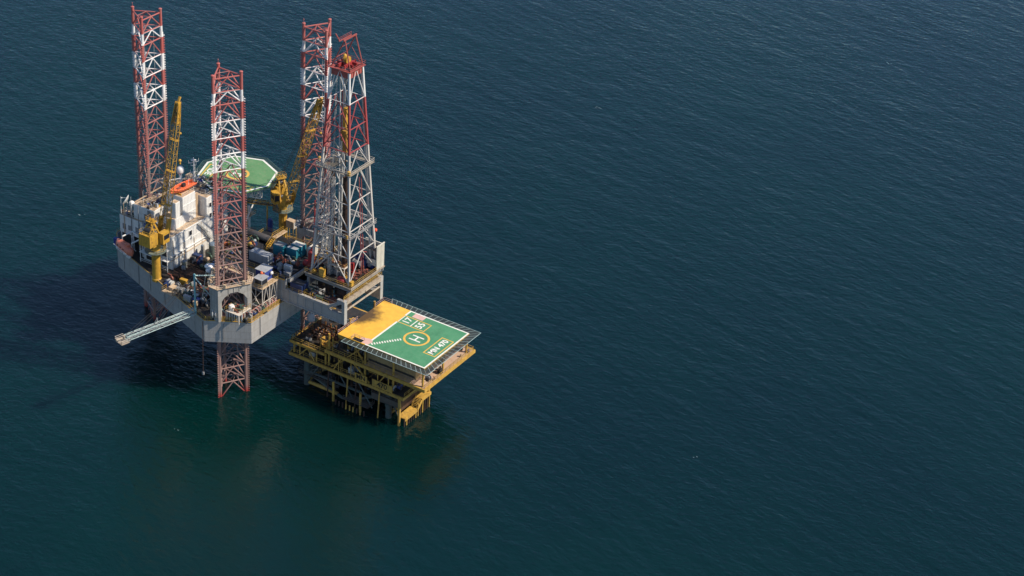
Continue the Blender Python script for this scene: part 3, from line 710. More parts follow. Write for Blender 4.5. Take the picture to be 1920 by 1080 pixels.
# ------------------------------------------------------------------ pedestal cranes (boom along local +x, then turned)
def crane(px_, py_, turn, label, cab_side, blen, foot=3.4, bang=76.5):
    loc = (px_, py_, ZD - .5); t = thing('pedestal_crane', loc, label, 'crane', 'yellow pedestal cranes on the rig')
    T = Matrix.Translation((px_, py_, 0)) @ Matrix.Rotation(turn, 4, 'Z')
    def put(b): b.v = [tuple(T @ Vector(q)) for q in b.v]; return b
    z0 = ZD - .5
    b = B().lathe([(1.3, z0), (1.3, z0 + .6), (1.12, z0 + .9), (1.12, 33.6), (1.45, 34.2), (1.45, 35.2)], (0, 0, 0), 20)
    for k in range(3): b.tube((1.14 * math.cos(k), 1.14 * math.sin(k), z0 + 1), (1.14 * math.cos(k), 1.14 * math.sin(k), 33.5), .08, 5)
    put(b).obj('pedestal', YEL, t, False)
    b = B().lathe([(1.4, 33.0), (2.9, 33.1), (2.9, 33.25), (1.4, 33.25)], (0, 0, 0), 16)
    put(b).obj('access_platform', TANKG, t)
    b = B().rail([(2.85 * math.cos(rad(45 * k)), 2.85 * math.sin(rad(45 * k)), 33.25) for k in range(8)], closed=True, r=.042); b.ladder((1.5, 0, 25), (1.5, 0, 33.2)); put(b).obj('platform_railing', RAILY, t)
    b = B().box(-2.4, 2.0, -1.5, 1.5, 35.22, 36.0).box(-4.2, -1.0, -1.9, 1.9, 36.0, 39.4)
    b.lathe([(1.6, 35.0), (1.6, 35.25)], (0, 0, 0), 16); b.box(-1.0, 1.2, -2.0, -1.5, 36, 37.6)
    put(b).obj('slewing_house', YEL, t)
    b = B().box(-.6, 2.0, 1.55 * cab_side if cab_side > 0 else -3.3, 3.3 if cab_side > 0 else -1.55, 36.1, 39.2)
    cabo = put(b).obj('cab', YEL, t)
    y0, y1 = (1.7, 3.15) if cab_side > 0 else (-3.15, -1.7)
    b = B().box(2.01, 2.05, y0, y1, 37.0, 38.7); b.box(-.2, 1.8, (3.31 if cab_side > 0 else -3.35), (3.35 if cab_side > 0 else -3.31), 37.3, 38.6); put(b).obj('cab_window', GLASS, cabo)
    b = B()                                               # A-frame gantry
    for s_ in (-1, 1):
        b.beam((1.4, s_ * 1.2, 36), (-1.0, s_ * .7, 42.0), .34, .4); b.beam((-3.6, s_ * 1.2, 39.4), (-1.2, s_ * .7, 42.1), .3, .3)
        b.beam((-2.4, s_ * 1.0, 40.6), (-.2, s_ * .95, 39.9), .18, .18)
    b.beam((-1.1, -.8, 42.1), (-1.1, .8, 42.1), .5, .5); b.box(-2.0, -.2, -1.3, 1.3, 42.4, 42.5); b.rail([(-2, -1.3, 42.5), (-.2, -1.3, 42.5), (-.2, 1.3, 42.5), (-2, 1.3, 42.5)], closed=True, r=.04)
    for s_ in (-1, 1): b.lathe([(.45, -.1), (.45, .1)], (-1.1, s_ * .45, 42.9), 10, (0, 1, 0))
    put(b).obj('gantry', YEL, t)
    ca, sa = math.cos(rad(bang)), math.sin(rad(bang)); ft = Vector((foot, 0, 36.9)); pt = lambda d: ft + Vector((ca, 0, sa)) * d; upv = (-sa, 0, ca)
    b = B().lattice(pt(0), pt(4.5), 2.4, .5, 3, .11, .06, upv, 2.3, 1.7); b.lattice(pt(4.5), pt(blen * .84), 2.3, 1.7, 13, .10, .05, upv, 1.9, 1.4)
    b.lattice(pt(blen * .84), pt(blen), 1.9, 1.4, 3, .13, .07, upv, 1.2, .7)
    for f in (.22, .48, .72): b.beam(pt(blen * f) + Vector((0, -1.4, 0)), pt(blen * f) + Vector((0, 1.4, 0)), .9, .12)
    b.beam(pt(0) + Vector((0, -1.4, 0)), pt(0) + Vector((0, 1.4, 0)), .3, .3); b.box(2.0, foot, -1.3, 1.3, 36.1, 36.8)
    put(b).obj('boom', YEL, t)
    for s_ in (-1.32, 1.32): put(B().beam(pt(.2) + Vector((0, s_, 0)), pt(4.4) + Vector((0, s_, 0)), .12, 2.0, upv)).obj('boom_guard', YEL, t)
    b = B()
    for s_ in (-1, 1): b.beam(pt(blen - 5.5) + Vector((0, s_ * .75, 0)), pt(blen + .4) + Vector((0, s_ * .5, 0)), .1, 1.2, upv)
    for d in (blen - .2, blen - 3): b.lathe([(.55, -.35), (.55, .35)], pt(d), 10, (0, 1, 0))
    b.beam(pt(blen - .2), pt(blen + 1.5) + Vector((.6, 0, 0)), .5, .5)
    put(b).obj('boom_head', YEL, t)
    b = B()
    for s_ in (-.45, -.15, .15, .45): b.tube((-1.1, s_, 42.9), pt(blen - 1) + Vector((-.4, s_, 0)), .035, 4)
    b.tube(pt(blen) + Vector((.5, 0, 0)), pt(blen) + Vector((.5, 0, -9)), .035, 4); b.tube(pt(blen - 3) + Vector((.8, .2, 0)), pt(blen - 3) + Vector((.8, .2, -14)), .035, 4)
    put(b).obj('hoist_rope', WROPE, t)
    e = pt(blen) + Vector((.5, 0, -9)); e2 = pt(blen - 3) + Vector((.8, .2, -14))
    b = B().ball(e, .35, 8).ball(e2, .45, 8); b.cbox(e2 + Vector((0, 0, -1)), .4, .3, .8); put(b).obj('hook_block', YEL, t)
    b = B().lathe([(.7, -1.0), (.7, 1.0)], (-2.6, 0, 40.1), 12, (0, 1, 0)); b.lathe([(.55, -.9), (.55, .9)], (-.2, 0, 37.0), 12, (0, 1, 0)); put(b).obj('winch_drum', DARK, t)
    b = B().rail([(-4.1, -1.8, 39.4), (-4.1, 1.8, 39.4), (-1.1, 1.8, 39.4), (-1.1, -1.8, 39.4)], closed=True, r=.045); b.ladder((1.6, -1.6, 33.3), (1.6, -1.6, 38.8), side=(1, 0, 0)); put(b).obj('house_railing', RAILY, t)
    return t
crane(-26.5, -17.0, rad(90), 'yellow pedestal crane on the hull edge in front of the white living quarters', -1, 36.0, 3.4, 78)
crane(-14.0, 21.5, rad(-30), 'yellow pedestal crane with raised boom between the green octagonal helideck and the derrick', -1, 46.3, 3.4, 61.5)
for i, (x, y, h) in enumerate(((-26.9, -19.0, 25.2),)): pass
t = thing('boom_walkway', (-20, 18, 32), 'narrow yellow lattice walkway running from the helideck to the far crane', 'walkway')
B().lattice((-24.5, 17.8, 34.0), (-16.2, 21.3, 34.0), 1.0, 1.0, 8, .08, .05).obj('truss', YEL, t)
B().beam((-24.5, 17.8, 33.6), (-16.2, 21.3, 33.6), .9, .06).obj('walk_plate', BROWN, t)
B().tube((-24, 18, 24.5), (-24, 18, 33.6), .2, 8).obj('post', YEL, t); B().tube((-18.5, 20.3, 24.5), (-18.5, 20.3, 33.6), .2, 8).obj('post', YEL, t)

# ------------------------------------------------------------------ cantilever and pipe deck
CV0, CV1, CU0, CU1, CZ0, CZ1 = -6.0, 11.0, -12.0, 27.4, 24.62, 31.5
WB = paint('weathered beige steel', (.40, .33, .25), .3, .45, .5, rustc=(.15, .07, .04))
t = cant = thing('cantilever', (8, 2.5, CZ0), 'grey cantilever beams carrying the pipe deck and drill floor out over the platform', 'cantilever')
def girder(y0, y1, out):
    b = B()
    # full depth inboard, stepped lower outboard with an arched end frame
    b.box(CU0, 8.2, y0, y1, CZ0, CZ1); b.box(8.21, CU1 - 5.2, y0, y1, CZ0, CZ0 + 4.0)
    b.prism([(CU1 - 5.2, y0), (CU1 - .9, y0), (CU1 - .9, y1), (CU1 - 5.2, y1)], CZ0, CZ0 + 2.8)
    b.box(CU1 - .9, CU1, y0 - .15, y1 + .15, CZ0, CZ1)
    b.beam((CU1 - .6, (y0 + y1) / 2, CZ1 - .4), (CU1 - 5.4, (y0 + y1) / 2, CZ0 + 3.6), .7, .7); b.box(CU1 - 2.6, CU1 - .9, y0 + .05, y1 - .05, CZ1 - 1, CZ1 - .05)
    yo = y0 if out < 0 else y1
    for i in range(8): x = CU0 + 1 + i * 2.55; b.beam((x, yo + out * .08, CZ0 + .3), (x, yo + out * .08, CZ1 - .3), .16, .2)
    for i in range(5): x = 9.5 + i * 2.6; b.beam((x, yo + out * .08, CZ0 + .2), (x, yo + out * .08, CZ0 + 3.8), .16, .2)
    for i in range(0, 6, 2): x = CU0 + 1 + i * 2.55; b.beam((x, yo + out * .06, CZ1 - .4), (x + 2.5, yo + out * .06, CZ0 + .4), .1, .22)
    b.beam((CU0, yo + out * .15, CZ0 + .25), (CU1 - .9, yo + out * .15, CZ0 + .25), .3, .3)
    return b
girder(CV0, CV0 + .9, -1).obj('main_girder', HULLG, cant)
girder(CV1 - .9, CV1, 1).obj('main_girder', HULLG, cant)
b = B().box(CU1 - .75, CU1 - .05, CV0 + 1.06, CV1 - 1.06, CZ1 - 1.3, CZ1 - .05); b.tube((CU1 - .3, CV0 + .9, 28.5), (CU1 - .3, CV1 - .9, 28.5), .26, 8)
for i in range(9): b.box(CU1 - .85, CU1 - .76, CV0 + 2 + i * 1.6, CV0 + 2.25 + i * 1.6, CZ1 - 1.2, CZ1 - .1)
b.obj('end_beam', WB, cant)
b = B()
for x in (CU0 + .5, -4, 4, 8.4): b.box(x, x + .6, CV0 + .9, CV1 - .9, CZ1 - 1.2, CZ1 - .1)
b.obj('cross_beam', HULLG, cant)
B().box(CU0, 8.2, CV0 - .4, CV1 + .4, CZ1 + .004, CZ1 + .16).obj('pipe_deck', PIPED, cant)
b = B().rail([(8, CV0 - .3, CZ1 + .16), (CU0 + .2, CV0 - .3, CZ1 + .16), (CU0 + .2, CV1 + .3, CZ1 + .16), (8, CV1 + .3, CZ1 + .16)], r=.042)
b.rail([(8.4, CV0 + .1, CZ0 + 4), (CU1 - 5.3, CV0 + .1, CZ0 + 4)], r=.042); b.rail([(CU1 - .4, CV0, CZ1), (CU1 - .4, CV1, CZ1)], r=.042); b.rail([(CU1 - .8, CV0 + .6, CZ1 - .02), (CU1 - .8, CV1 - .6, CZ1 - .02)], r=.042)
b.obj('deck_railing', RAILY, cant)
b = B().beam((8.2, CV0 - .45, CZ1 + .0), (CU0, CV0 - .45, CZ1 + .0), .3, .22); b.obj('edge_channel', YEL, cant)
# walkway between the girders, outboard
b = B().box(8.5, CU1 - 1.2, CV0 + 1.2, CV0 + 3.0, CZ0 + 3.2, CZ0 + 3.4).box(8.5, CU1 - 1.2, CV1 - 3, CV1 - 1.2, CZ0 + 3.2, CZ0 + 3.4); b.box(9, 11, CV0 + 3, CV1 - 3, CZ0 + 3.1, CZ0 + 3.3)
b.obj('lower_walkway', GREY, cant)

b = B()
for i in range(10): y = CV0 + 1.6 + i * 1.5; b.tube((9 + R.uniform(0, 3), y, CZ0 + R.uniform(2, 6.2)), (26, y, CZ0 + R.uniform(2, 6.2)), R.uniform(.1, .25), 6)
for i in range(9): b.box(*(lambda x, y: (x, x + R.uniform(1, 2.4), y, y + R.uniform(.8, 2)))(R.uniform(12, 23), R.uniform(-2, 8)), CZ0 + 1.5, CZ0 + R.uniform(3.5, 6.5))
b.obj('hung_pipework', paint('greasy machinery', (.06, .045, .04), .5, .5), cant)
b = B()
b.tube((CU1 + .12, CV0 + .8, CZ1 - .35), (CU1 + .12, CV1 - 1, CZ1 - .35), .09, 6)
b.tube((CU1 + .12, 3, CZ1 - .8), (CU1 + .12, CV1 - 1, CZ1 - 1.0), .14, 6)
b.obj('end_pipework', WB, cant)
# ------------------------------------------------------------------ drill floor
DZ = 33.6; DU0, DU1, DV0, DV1 = 11.8, 26.6, -2.6, 12.6
t = dfl = thing('drill_floor', (19, 5, DZ - 3), 'drill floor platform with yellow railings under the tall derrick', 'drill floor')
b = B().box(DU0, DU1, DV0, DV1, DZ - .5, DZ); b.obj('floor_plate', DECKD, dfl)
b = B()
for y in (DV0 + .5, DV1 - .5):
    b.beam((DU0, y, DZ - .9), (DU1, y, DZ - .9), .4, .8)
for x in (DU0 + .5, DU1 - .5, 19): b.beam((x, DV0 + .75, DZ - .95), (x, DV1 - .75, DZ - .95), .4, .8)
for x in (DU0 + 1, DU1 - 1):
    for y in (DV0 + .5, CV1 - .45): b.box(x - .3, x + .3, y - .3, y + .3, CZ0 + 4.0, DZ - 1.35)
b.obj('substructure', GREY, dfl)
b = B(); b.beam((DU0, DV0 - .1, DZ - .1), (DU1, DV0 - .1, DZ - .1), .25, .3); b.beam((DU1 + .1, DV0, DZ - .1), (DU1 + .1, DV1, DZ - .1), .25, .3); b.obj('edge_walkway', WB, dfl)
b = B().rail([(DU0, DV0, DZ), (DU1, DV0, DZ), (DU1, DV1 - 3.6, DZ)], r=.042, rails=(1., .5)).rail([(DU0, DV1, DZ), (DU0, DV0, DZ)], r=.05); b.obj('floor_railing', RAILY, dfl)
b = B().box(DU1 - .35, DU1 - .1, DV1 - 3.4, DV1, DZ + .02, DZ + 7.0); b.corrug((DU1 - .1, DV1 - 3.4), (DU1 - .1, DV1), DZ + .1, DZ + 6.9, (1, 0), .5, .1)
b.box(DU1 - 6, DU1 - .36, DV1 - .3, DV1 - .05, DZ + .02, DZ + 6.6); b.box(DU1 - .34, DU1 + .02, DV1 - 3.5, DV1 + .1, DZ + 7, DZ + 7.12); b.box(DU1 - 6, DU1 - .4, DV1 - 3.5, DV1 - 3.35, DZ + 1.2, DZ + 3)
b.obj('wind_wall', CONTW, dfl)
b = B().box(DU1 - 6, DU1 - .45, DV1 - 3.2, DV1 - .4, DZ + 5.6, DZ + 5.75); b.obj('wind_wall_shade', PIPED, dfl)  # dark sheet painting in the shaded interior of the open-topped wind wall
# machines on the floor
t = thing('drawworks', (21.5, 9.6, DZ), 'dark blue drawworks winch on the drill floor inside the derrick', 'winch')
B().box(19.6, 23.4, 8.0, 11.0, DZ + .02, DZ + 2.4).box(20.2, 22.8, 8.4, 10.6, DZ + 2.4, DZ + 3.2).obj('housing', DBLUE, t)
B().lathe([(1.0, -1.2), (1.0, -1), (.7, -1), (.7, 1), (1, 1), (1, 1.2)], (21.5, 7.6, DZ + 1.3), 14, (1, 0, 0)).obj('drum', GREY, t)
t = thing('generator', (23.9, 11.0, DZ), 'bright blue motor housing beside the white wind wall', 'motor')
B().box(23.7, 25.2, 9.4, 11.0, DZ + .02, DZ + 1.9).obj('housing', BLUE, t); B().lathe([(.5, -.5), (.5, .5)], (24.4, 9.2, DZ + 1.0), 12, (0, 1, 0)).obj('motor_end', GREY, t)
t = thing('iron_roughneck', (22.2, 4.6, DZ), 'red pipe handling machine at the middle of the drill floor', 'machine')
b = B().box(21.6, 22.8, 4.0, 5.2, DZ + .02, DZ + .5).box(21.9, 22.5, 4.3, 4.9, DZ + .5, DZ + 3.0).cbox((21.4, 4.6, DZ + 1.2), 1.2, 1.3, 1.2); b.obj('frame', REDP, t); B().tube((20.9, 4.6, DZ), (20.9, 4.6, DZ + 1.2), .3, 8).obj('spinner', DARK, t)
for i in range(16):
    x, y = R.uniform(23.2, 26), R.uniform(0, 8.3); s_ = R.uniform(.35, .8)
    t = thing('valve_stand', (x, y, DZ), 'small red valve stand on the drill floor behind the yellow railing', 'valve', 'red valves along the open edge of the drill floor')
    b = B().tube((x, y, DZ + .02), (x, y, DZ + s_ * 2.2), .13, 6).tube((x - s_, y, DZ + s_), (x + s_, y, DZ + s_), .14, 6); b.obj('manifold', R.choice((REDO, BROWN)), t)
    B().lathe([(.3, -.06), (.3, .06)], (x, y, DZ + s_ * 2.2), 8).obj('hand_wheel', REDO, t)
t = thing('cabinet', (16.9, -1.7, DZ), 'yellow upright cabinet at the corner of the drill floor facing the nearest leg', 'cabinet')
B().box(16.2, 17.7, -2.3, -1.3, DZ + .02, DZ + 2.3).obj('case', YEL, t); B().box(16.25, 17.65, -2.34, -2.31, DZ + .2, DZ + 2.1).obj('door', RAILY, t)
t = thing('cable_drum', (14.3, -1.7, DZ), 'small yellow cable drum beside the upright yellow cabinet', 'drum')
B().lathe([(.65, -.35), (.65, -.25), (.35, -.25), (.35, .25), (.65, .25), (.65, .35)], (14.3, -1.7, DZ + .7), 12, (0, 1, .2)).obj('drum', YEL, t); B().cbox((14.3, -1.7, DZ), .9, .6, .3).obj('stand', DARK, t)
t = thing('pressure_tank', (23.0, -1.6, DZ), 'red horizontal tank at the front corner foot of the derrick', 'tank')
B().lathe([(.3, -1.2), (.75, -.9), (.8, 0), (.75, .9), (.3, 1.2)], (23, -1.6, DZ + .95), 12, (1, 0, 0)).obj('shell', REDP, t, True); B().cbox((22.4, -1.6, DZ), .3, .9, .4).cbox((23.6, -1.6, DZ), .3, .9, .4).obj('saddle', DARK, t)
t = thing('locker', (26.0, -.9, DZ), 'small pale yellow box at the outer corner of the drill floor', 'locker'); B().box(25.6, 26.3, -1.6, -.6, DZ + .02, DZ + 1.2).obj('case', YEL, t); B().box(25.55, 26.35, -1.65, -.55, DZ + 1.2, DZ + 1.3).obj('lid', YEL, t)
# dog house / gallery at the port side of the floor with stairs
t = gal = thing('floor_gallery', (20, 0, DZ), 'railed equipment gallery with yellow stairs at the foot of the derrick', 'gallery')
b = B().box(17.8, 22.6, .2, 2.2, DZ + 3.0, DZ + 3.15)
for x in (17.9, 20.2, 22.5):
    for y in (.3, 2.1): b.box(x - .1, x + .1, y - .1, y + .1, DZ + .02, DZ + 3)
b.box(14.0, 17.5, .2, 2.2, DZ + 4.3, DZ + 4.45)
for x in (14.1, 17.4): b.box(x - .1, x + .1, .2, .4, DZ + .02, DZ + 4.3)
b.obj('frame', RAILW, gal)
B().rail([(17.8, 2.2, DZ + 3.15), (17.8, .2, DZ + 3.15), (22.6, .2, DZ + 3.15), (22.6, 2.2, DZ + 3.15)]).rail([(14, .2, DZ + 4.45), (17.5, .2, DZ + 4.45)]).obj('gallery_railing', RAILY, gal)
B().stairs((17.6, 1.2, DZ + 4.4), (15.8, 1.2, DZ + 6.6)).stairs((22.8, 1.2, DZ), (20, 1.2, DZ + 3)).obj('stair', YEL, gal)
b = B()
for i in range(6): b.cbox((18.3 + i * .75, 1.2 + R.uniform(-.4, .4), DZ + 3.16), R.uniform(.3, .6), R.uniform(.3, .6), R.uniform(.4, 1.0))
b.obj('pump_box', REDO, gal)
b = B()
for i in range(5): b.cbox((18.3 + i * .9, 1.3, DZ + .03), .6, .9, R.uniform(.8, 1.7))
b.obj('machine_cabinet', GREY, gal)
# red standpipe tower on the drill floor side
t = thing('mud_gas_separator', (10.6, 2.0, CZ1), 'tall dark red vertical vessel at the left foot of the derrick', 'vessel')
B().lathe([(.6, 0), (.95, .2), (.95, 5.2), (.6, 5.8), (.25, 6.0), (.25, 6.6)], (10.6, 2.0, CZ1 + .17), 14).obj('shell', REDP, t)
B().poly([(10.6, 2.0, CZ1 + 6.7), (11.2, 2.2, CZ1 + 7.6), (11.4, 2.4, CZ1 + 21)], .16, 6).obj('vent_pipe', REDP, t)
B().lathe([(.4, -1.1), (.85, -.8), (.9, 0), (.85, .8), (.4, 1.1)], (8.7, 2.6, CZ1 + 1.1), 12, (1, 0.2, 0)).obj('inlet_drum', REDP, t, True)

# ------------------------------------------------------------------ derrick
DC = (19.3, 4.6)
t = der = thing('drilling_derrick', (DC[0], DC[1], DZ), 'tall tapering white and red lattice drilling derrick', 'derrick')
ZT = 92.0
def half(z): return 6.0 - (z - DZ) / (ZT - DZ) * 3.25
def dn(k, z): h = half(z); sx, sy = ((1, -1), (1, 1), (-1, 1), (-1, -1))[k % 4]; return Vector((DC[0] + sx * h, DC[1] + sy * h, z))
def dermat():
    m, tt, bb = base('derrick banded paint')
    g = N(tt, 'ShaderNodeNewGeometry'); s = N(tt, 'ShaderNodeSeparateXYZ'); tt.links.new(g.outputs['Position'], s.inputs[0])
    mr = N(tt, 'ShaderNodeMapRange'); mr.inputs['From Min'].default_value = 30; mr.inputs['From Max'].default_value = 110; tt.links.new(s.outputs['Z'], mr.inputs['Value'])
    f = lambda z: (z - 30) / 80
    c = ramp(tt, mr.outputs[0], [(0, (.50, .465, .42)), (f(70.0), (.34, .06, .06)), (f(83.4), (.66, .65, .62)), (f(91.6), (.40, .11, .09))], 'CONSTANT')
    c = mixc(tt, ramp(tt, noise(tt, .8, (1, 1, .3), 5, .65), [(.52, 0.), (.85, .45)]), c, (.30, .24, .20))
    tt.links.new(c, bb.inputs['Base Color']); bb.inputs['Roughness'].default_value = .5; return m
DM = dermat()
for k in range(4):
    b = B(); a, c_ = dn(k, DZ), dn(k, ZT)
    b.beam(a, c_, .5, .5, (1, 0, 0)); b.obj('leg', DM, der)
lev = [DZ, 41.2, 48.6, 56.2, 64.6, 70.4, 76.6, 83.4, ZT]
for k in range(4):
    b = B()
    for z in lev[1:]:
        b.tube(dn(k, z), dn(k + 1, z), .13, 5)
    if k in (0, 3):   # big open V on the sides that carry the floor openings
        pass
    for i in range(len(lev) - 1):
        z0, z1 = lev[i], lev[i + 1]; zm = (z0 + z1) / 2
        b.tube(dn(k, z0), (dn(k, z1) + dn(k + 1, z1)) / 2, .15, 5); b.tube(dn(k + 1, z0), (dn(k, z1) + dn(k + 1, z1)) / 2, .15, 5)
    b.obj('face_bracing', DM, der)
def ringdeck(z, o, inn, th=.15):
    b = B(); P = [(1, -1), (1, 1), (-1, 1), (-1, -1)]; n = 4
    vs = [(DC[0] + x * r_, DC[1] + y * r_, zz) for zz in (z, z + th) for r_ in (o, inn) for x, y in P]
    b.raw(vs, [f for i in range(4) for f in ((i, (i + 1) % 4, 4 + (i + 1) % 4, 4 + i), (8 + i, 12 + i, 12 + (i + 1) % 4, 8 + (i + 1) % 4), (i, 8 + i, 8 + (i + 1) % 4, (i + 1) % 4), (4 + i, 4 + (i + 1) % 4, 12 + (i + 1) % 4, 12 + i))])
    return b
sq = lambda z, r_: [(DC[0] + x * r_, DC[1] + y * r_, z) for x, y in ((1, -1), (1, 1), (-1, 1), (-1, -1))]
b = ringdeck(64.8, 5.35, 4.3, .1); b.box(DC[0] - 4.4, DC[0] + 1, DC[1] + 1.0, DC[1] + 1.5, 64.8, 64.95)
for i in range(12): b.beam((DC[0] - 4.4, DC[1] - 4 + i * .42, 64.9), (DC[0] - .8, DC[1] - 4 + i * .42, 64.9), .12, .14)
mb = b.obj('monkey_board', paint('weathered tan steel', (.30, .26, .20), .3, .4, .3), der)
b = B().rail(sq(64.9, 5.3), closed=True, r=.042); b.corrug((DC[0] - 4.6, DC[1] - 5.25), (DC[0] + .5, DC[1] - 5.25), 64.9, 66.0, (0, -1)); b.obj('board_railing', RAILW, mb)
b = ringdeck(47.0, 6.0, 5.3, .08); ig = b.obj('lower_gallery', GREY, der)
B().rail(sq(47.1, 5.95), closed=True, r=.042).obj('gallery_railing', DERW, ig)
b = B().cbox((DC[0] + 4.6, DC[1] - 4.8, 64.91), .7, .7, 1.0).cbox((DC[0] + 4.9, DC[1] - 5.7, 47.1), .5, .5, .9); b.obj('control_box', YEL, der)
# crown
b = ringdeck(ZT, 3.4, 2.3, .15); 
for s_ in (-1, 1):
    b.beam((DC[0] + s_ * 2.8, DC[1] - 2.9, ZT - .95), (DC[0] + s_ * 2.8, DC[1] + 2.9, ZT - .95), .2, 1.8); b.beam((DC[0] - 2.7, DC[1] + s_ * 2.8, ZT - .95), (DC[0] + 2.7, DC[1] + s_ * 2.8, ZT - .95), .2, 1.8)
    for i in range(5): b.beam((DC[0] + 2.93, DC[1] - 2.4 + i * 1.2, ZT - 1.8), (DC[0] + 2.93, DC[1] - 2.4 + i * 1.2, ZT - .1), .1, .1)
b.obj('water_table', DERR, der)
B().rail(sq(ZT + .15, 3.35), closed=True, r=.042).obj('crown_railing', DERR, der)
b = B()
for s_ in (-1, 1):
    b.beam((DC[0] + s_ * .9, DC[1] - 2.4, ZT + .7), (DC[0] + s_ * .9, DC[1] + 2.4, ZT + .7), .35, .9)
b.beam((DC[0] - 2.4, DC[1] - .7, ZT + .75), (DC[0] + 2.4, DC[1] - .7, ZT + .75), .3, .7); b.beam((DC[0] - 2.4, DC[1] + 1, ZT + .75), (DC[0] + 2.4, DC[1] + 1, ZT + .75), .3, .7); b.obj('crown_beam', REDP, der)
b = B()
for i in range(6): b.lathe([(1.0, -.07), (1.0, .07)], (DC[0] - .5 + i * .2, DC[1], ZT + 1.7), 16, (1, 0, 0))
b.ball((DC[0] - .6, DC[1], ZT + 2.6), .5, 10); b.obj('crown_block', YEL, der)
b = B()                                               # gin pole frame
tops = [(DC[0] + .8, DC[1] - 2.0, ZT + 7.8), (DC[0] + .8, DC[1] + 2.4, ZT + 7.8)]
for y, tp in zip((-2.6, 2.6), tops):
    b.tube((DC[0] + 3.0, DC[1] + y, ZT), tp, .16, 6); b.tube((DC[0] - 2.9, DC[1] + y, ZT), tp, .16, 6); b.tube((DC[0] + 2.7, DC[1] + y, ZT), (DC[0] - .4, DC[1] + y, ZT + 4.1), .07, 5)
b.beam((DC[0] + .8, DC[1] - 2.6, ZT + 7.8), (DC[0] + .8, DC[1] + 2.8, ZT + 7.8), .3, .35); b.beam((DC[0] - .6, DC[1] - 2.6, ZT + 7.3), (DC[0] - .6, DC[1] + 2.6, ZT + 7.3), .2, .25); b.rail([(DC[0] - .6, DC[1] - 2.6, ZT + 7.4), (DC[0] - .6, DC[1] + 2.6, ZT + 7.4)], .8); b.tube((DC[0] - .5, DC[1] - 2.6, ZT + 7.6), (DC[0] - 1.2, DC[1] - 3.2, ZT + 9.4), .14, 6)
for z in (2.7, 5.4): b.tube((DC[0] - 2.7 + z * .39, DC[1] - 2.6, ZT + z), (DC[0] - 2.7 + z * .39, DC[1] + 2.6, ZT + z), .07, 5)
b.obj('gin_pole_frame', DERR, der)
# guide rails, ladders, standpipes
b = B()
for y in (-1.0, 1.0): b.beam((DC[0] - 1.2, DC[1] + y, DZ), (DC[0] - 1.2, DC[1] + y, ZT - 2), .22, .3)
b.obj('guide_rail', GALV, der)
b = B()
b.lattice((DC[0] - 3.6, DC[1] - 3.8, DZ + 6), (DC[0] - 2.5, DC[1] - 2.9, 64), 1.2, 1.2, 22, .07, .05, (0, 1, 0))
b.ladder((DC[0] - 3.5, DC[1] - 2, DZ), (DC[0] - 2, DC[1] - 1.2, ZT - 2)); b.lattice((DC[0] - 1.5, DC[1] - 4.4, DZ), (DC[0] - 1, DC[1] - 3.6, 62), .7, .7, 30, .06, .04, (0, 1, 0))
b.obj('ladder_cage', GALV, der)
b = B()
for q in ((3.6, -.2), (3.6, .7)): b.poly([(DC[0] + 4.9, DC[1] + q[0] + q[1] - 2.5, DZ), (DC[0] + 4.7, DC[1] + q[0] + q[1] - 2.5, DZ + 7), (DC[0] + 4.0, DC[1] + q[0] + q[1] - 2.9, 62)], .11, 6)
b.tube((DC[0] + 4.9, DC[1] + 1.1, DZ + 6.6), (DC[0] + 4.4, DC[1] + 3.9, DZ + 5), .12, 6)
b.obj('standpipe', DERR, der)
b = B().tube((DC[0] - 5.4, DC[1] + 5.6, DZ), (DC[0] - 2.6, DC[1] + 2.8, ZT), .3, 8); b.tube((DC[0] + 4.6, DC[1] + 5.7, DZ), (DC[0] + 2.3, DC[1] + 3.1, ZT - 1), .3, 8); b.obj('vent_duct', DERW, der)
t = thing('travelling_block', (DC[0], DC[1], 70), 'yellow travelling block and top drive hanging inside the derrick', 'hoist')
b = B().prism([(DC[0] - .55, DC[1] - .75), (DC[0] + .55, DC[1] - .75), (DC[0] + .55, DC[1] + .75), (DC[0] - .55, DC[1] + .75)], 78.4, 80.6, .75); b.box(DC[0] - .45, DC[0] + .45, DC[1] - .8, DC[1] + .8, 75.4, 78.4); b.obj('block', YEL, t)
b = B().box(DC[0] - .9, DC[0] + .7, DC[1] - .95, DC[1] + .95, 71.4, 74.4).box(DC[0] - .6, DC[0] + .6, DC[1] - .6, DC[1] + .6, 68.2, 71.4).tube((DC[0], DC[1], 74.4), (DC[0], DC[1], 75.5), .2, 8); b.obj('top_drive', paint('ochre machinery', (.36, .19, .03), .4, .4), t)
b = B()
for i in range(8): b.tube((DC[0] - .35 + .1 * i, DC[1] - .4 + .1 * i, 80.5), (DC[0] - .35 + .1 * i, DC[1] - .4 + .1 * i, ZT + 1), .03, 4)
b.obj('hoist_rope', WROPE, t)
b = B().tube((DC[0], DC[1], 68.3), (DC[0], DC[1], DZ), .13, 6); b.obj('drill_string', BROWN, t)
# racked stands of drill pipe
st0 = None
for k, (x0, y0, ni, nj) in enumerate(((2.0, -3.6, 4, 4), (-2.2, -3.2, 4, 3))):
    for i in range(ni):
        for j in range(nj):
            x, y = DC[0] + x0 + j * .3, DC[1] + y0 + i * .3
            if st0 is None:
                st0 = single(B().tube((0, 0, 0), (0, 0, 29.5), .1, 6), 'drill_pipe_stand', BROWN, (0, 0, 0), 'long brown drill pipe standing racked upright inside the derrick', 'drill pipe', 'drill pipes racked inside the derrick'); st0.location = (x, y, DZ + .02)
            else:
                c_ = st0.copy(); sc.collection.objects.link(c_); c_.location = (x, y, DZ + .02)

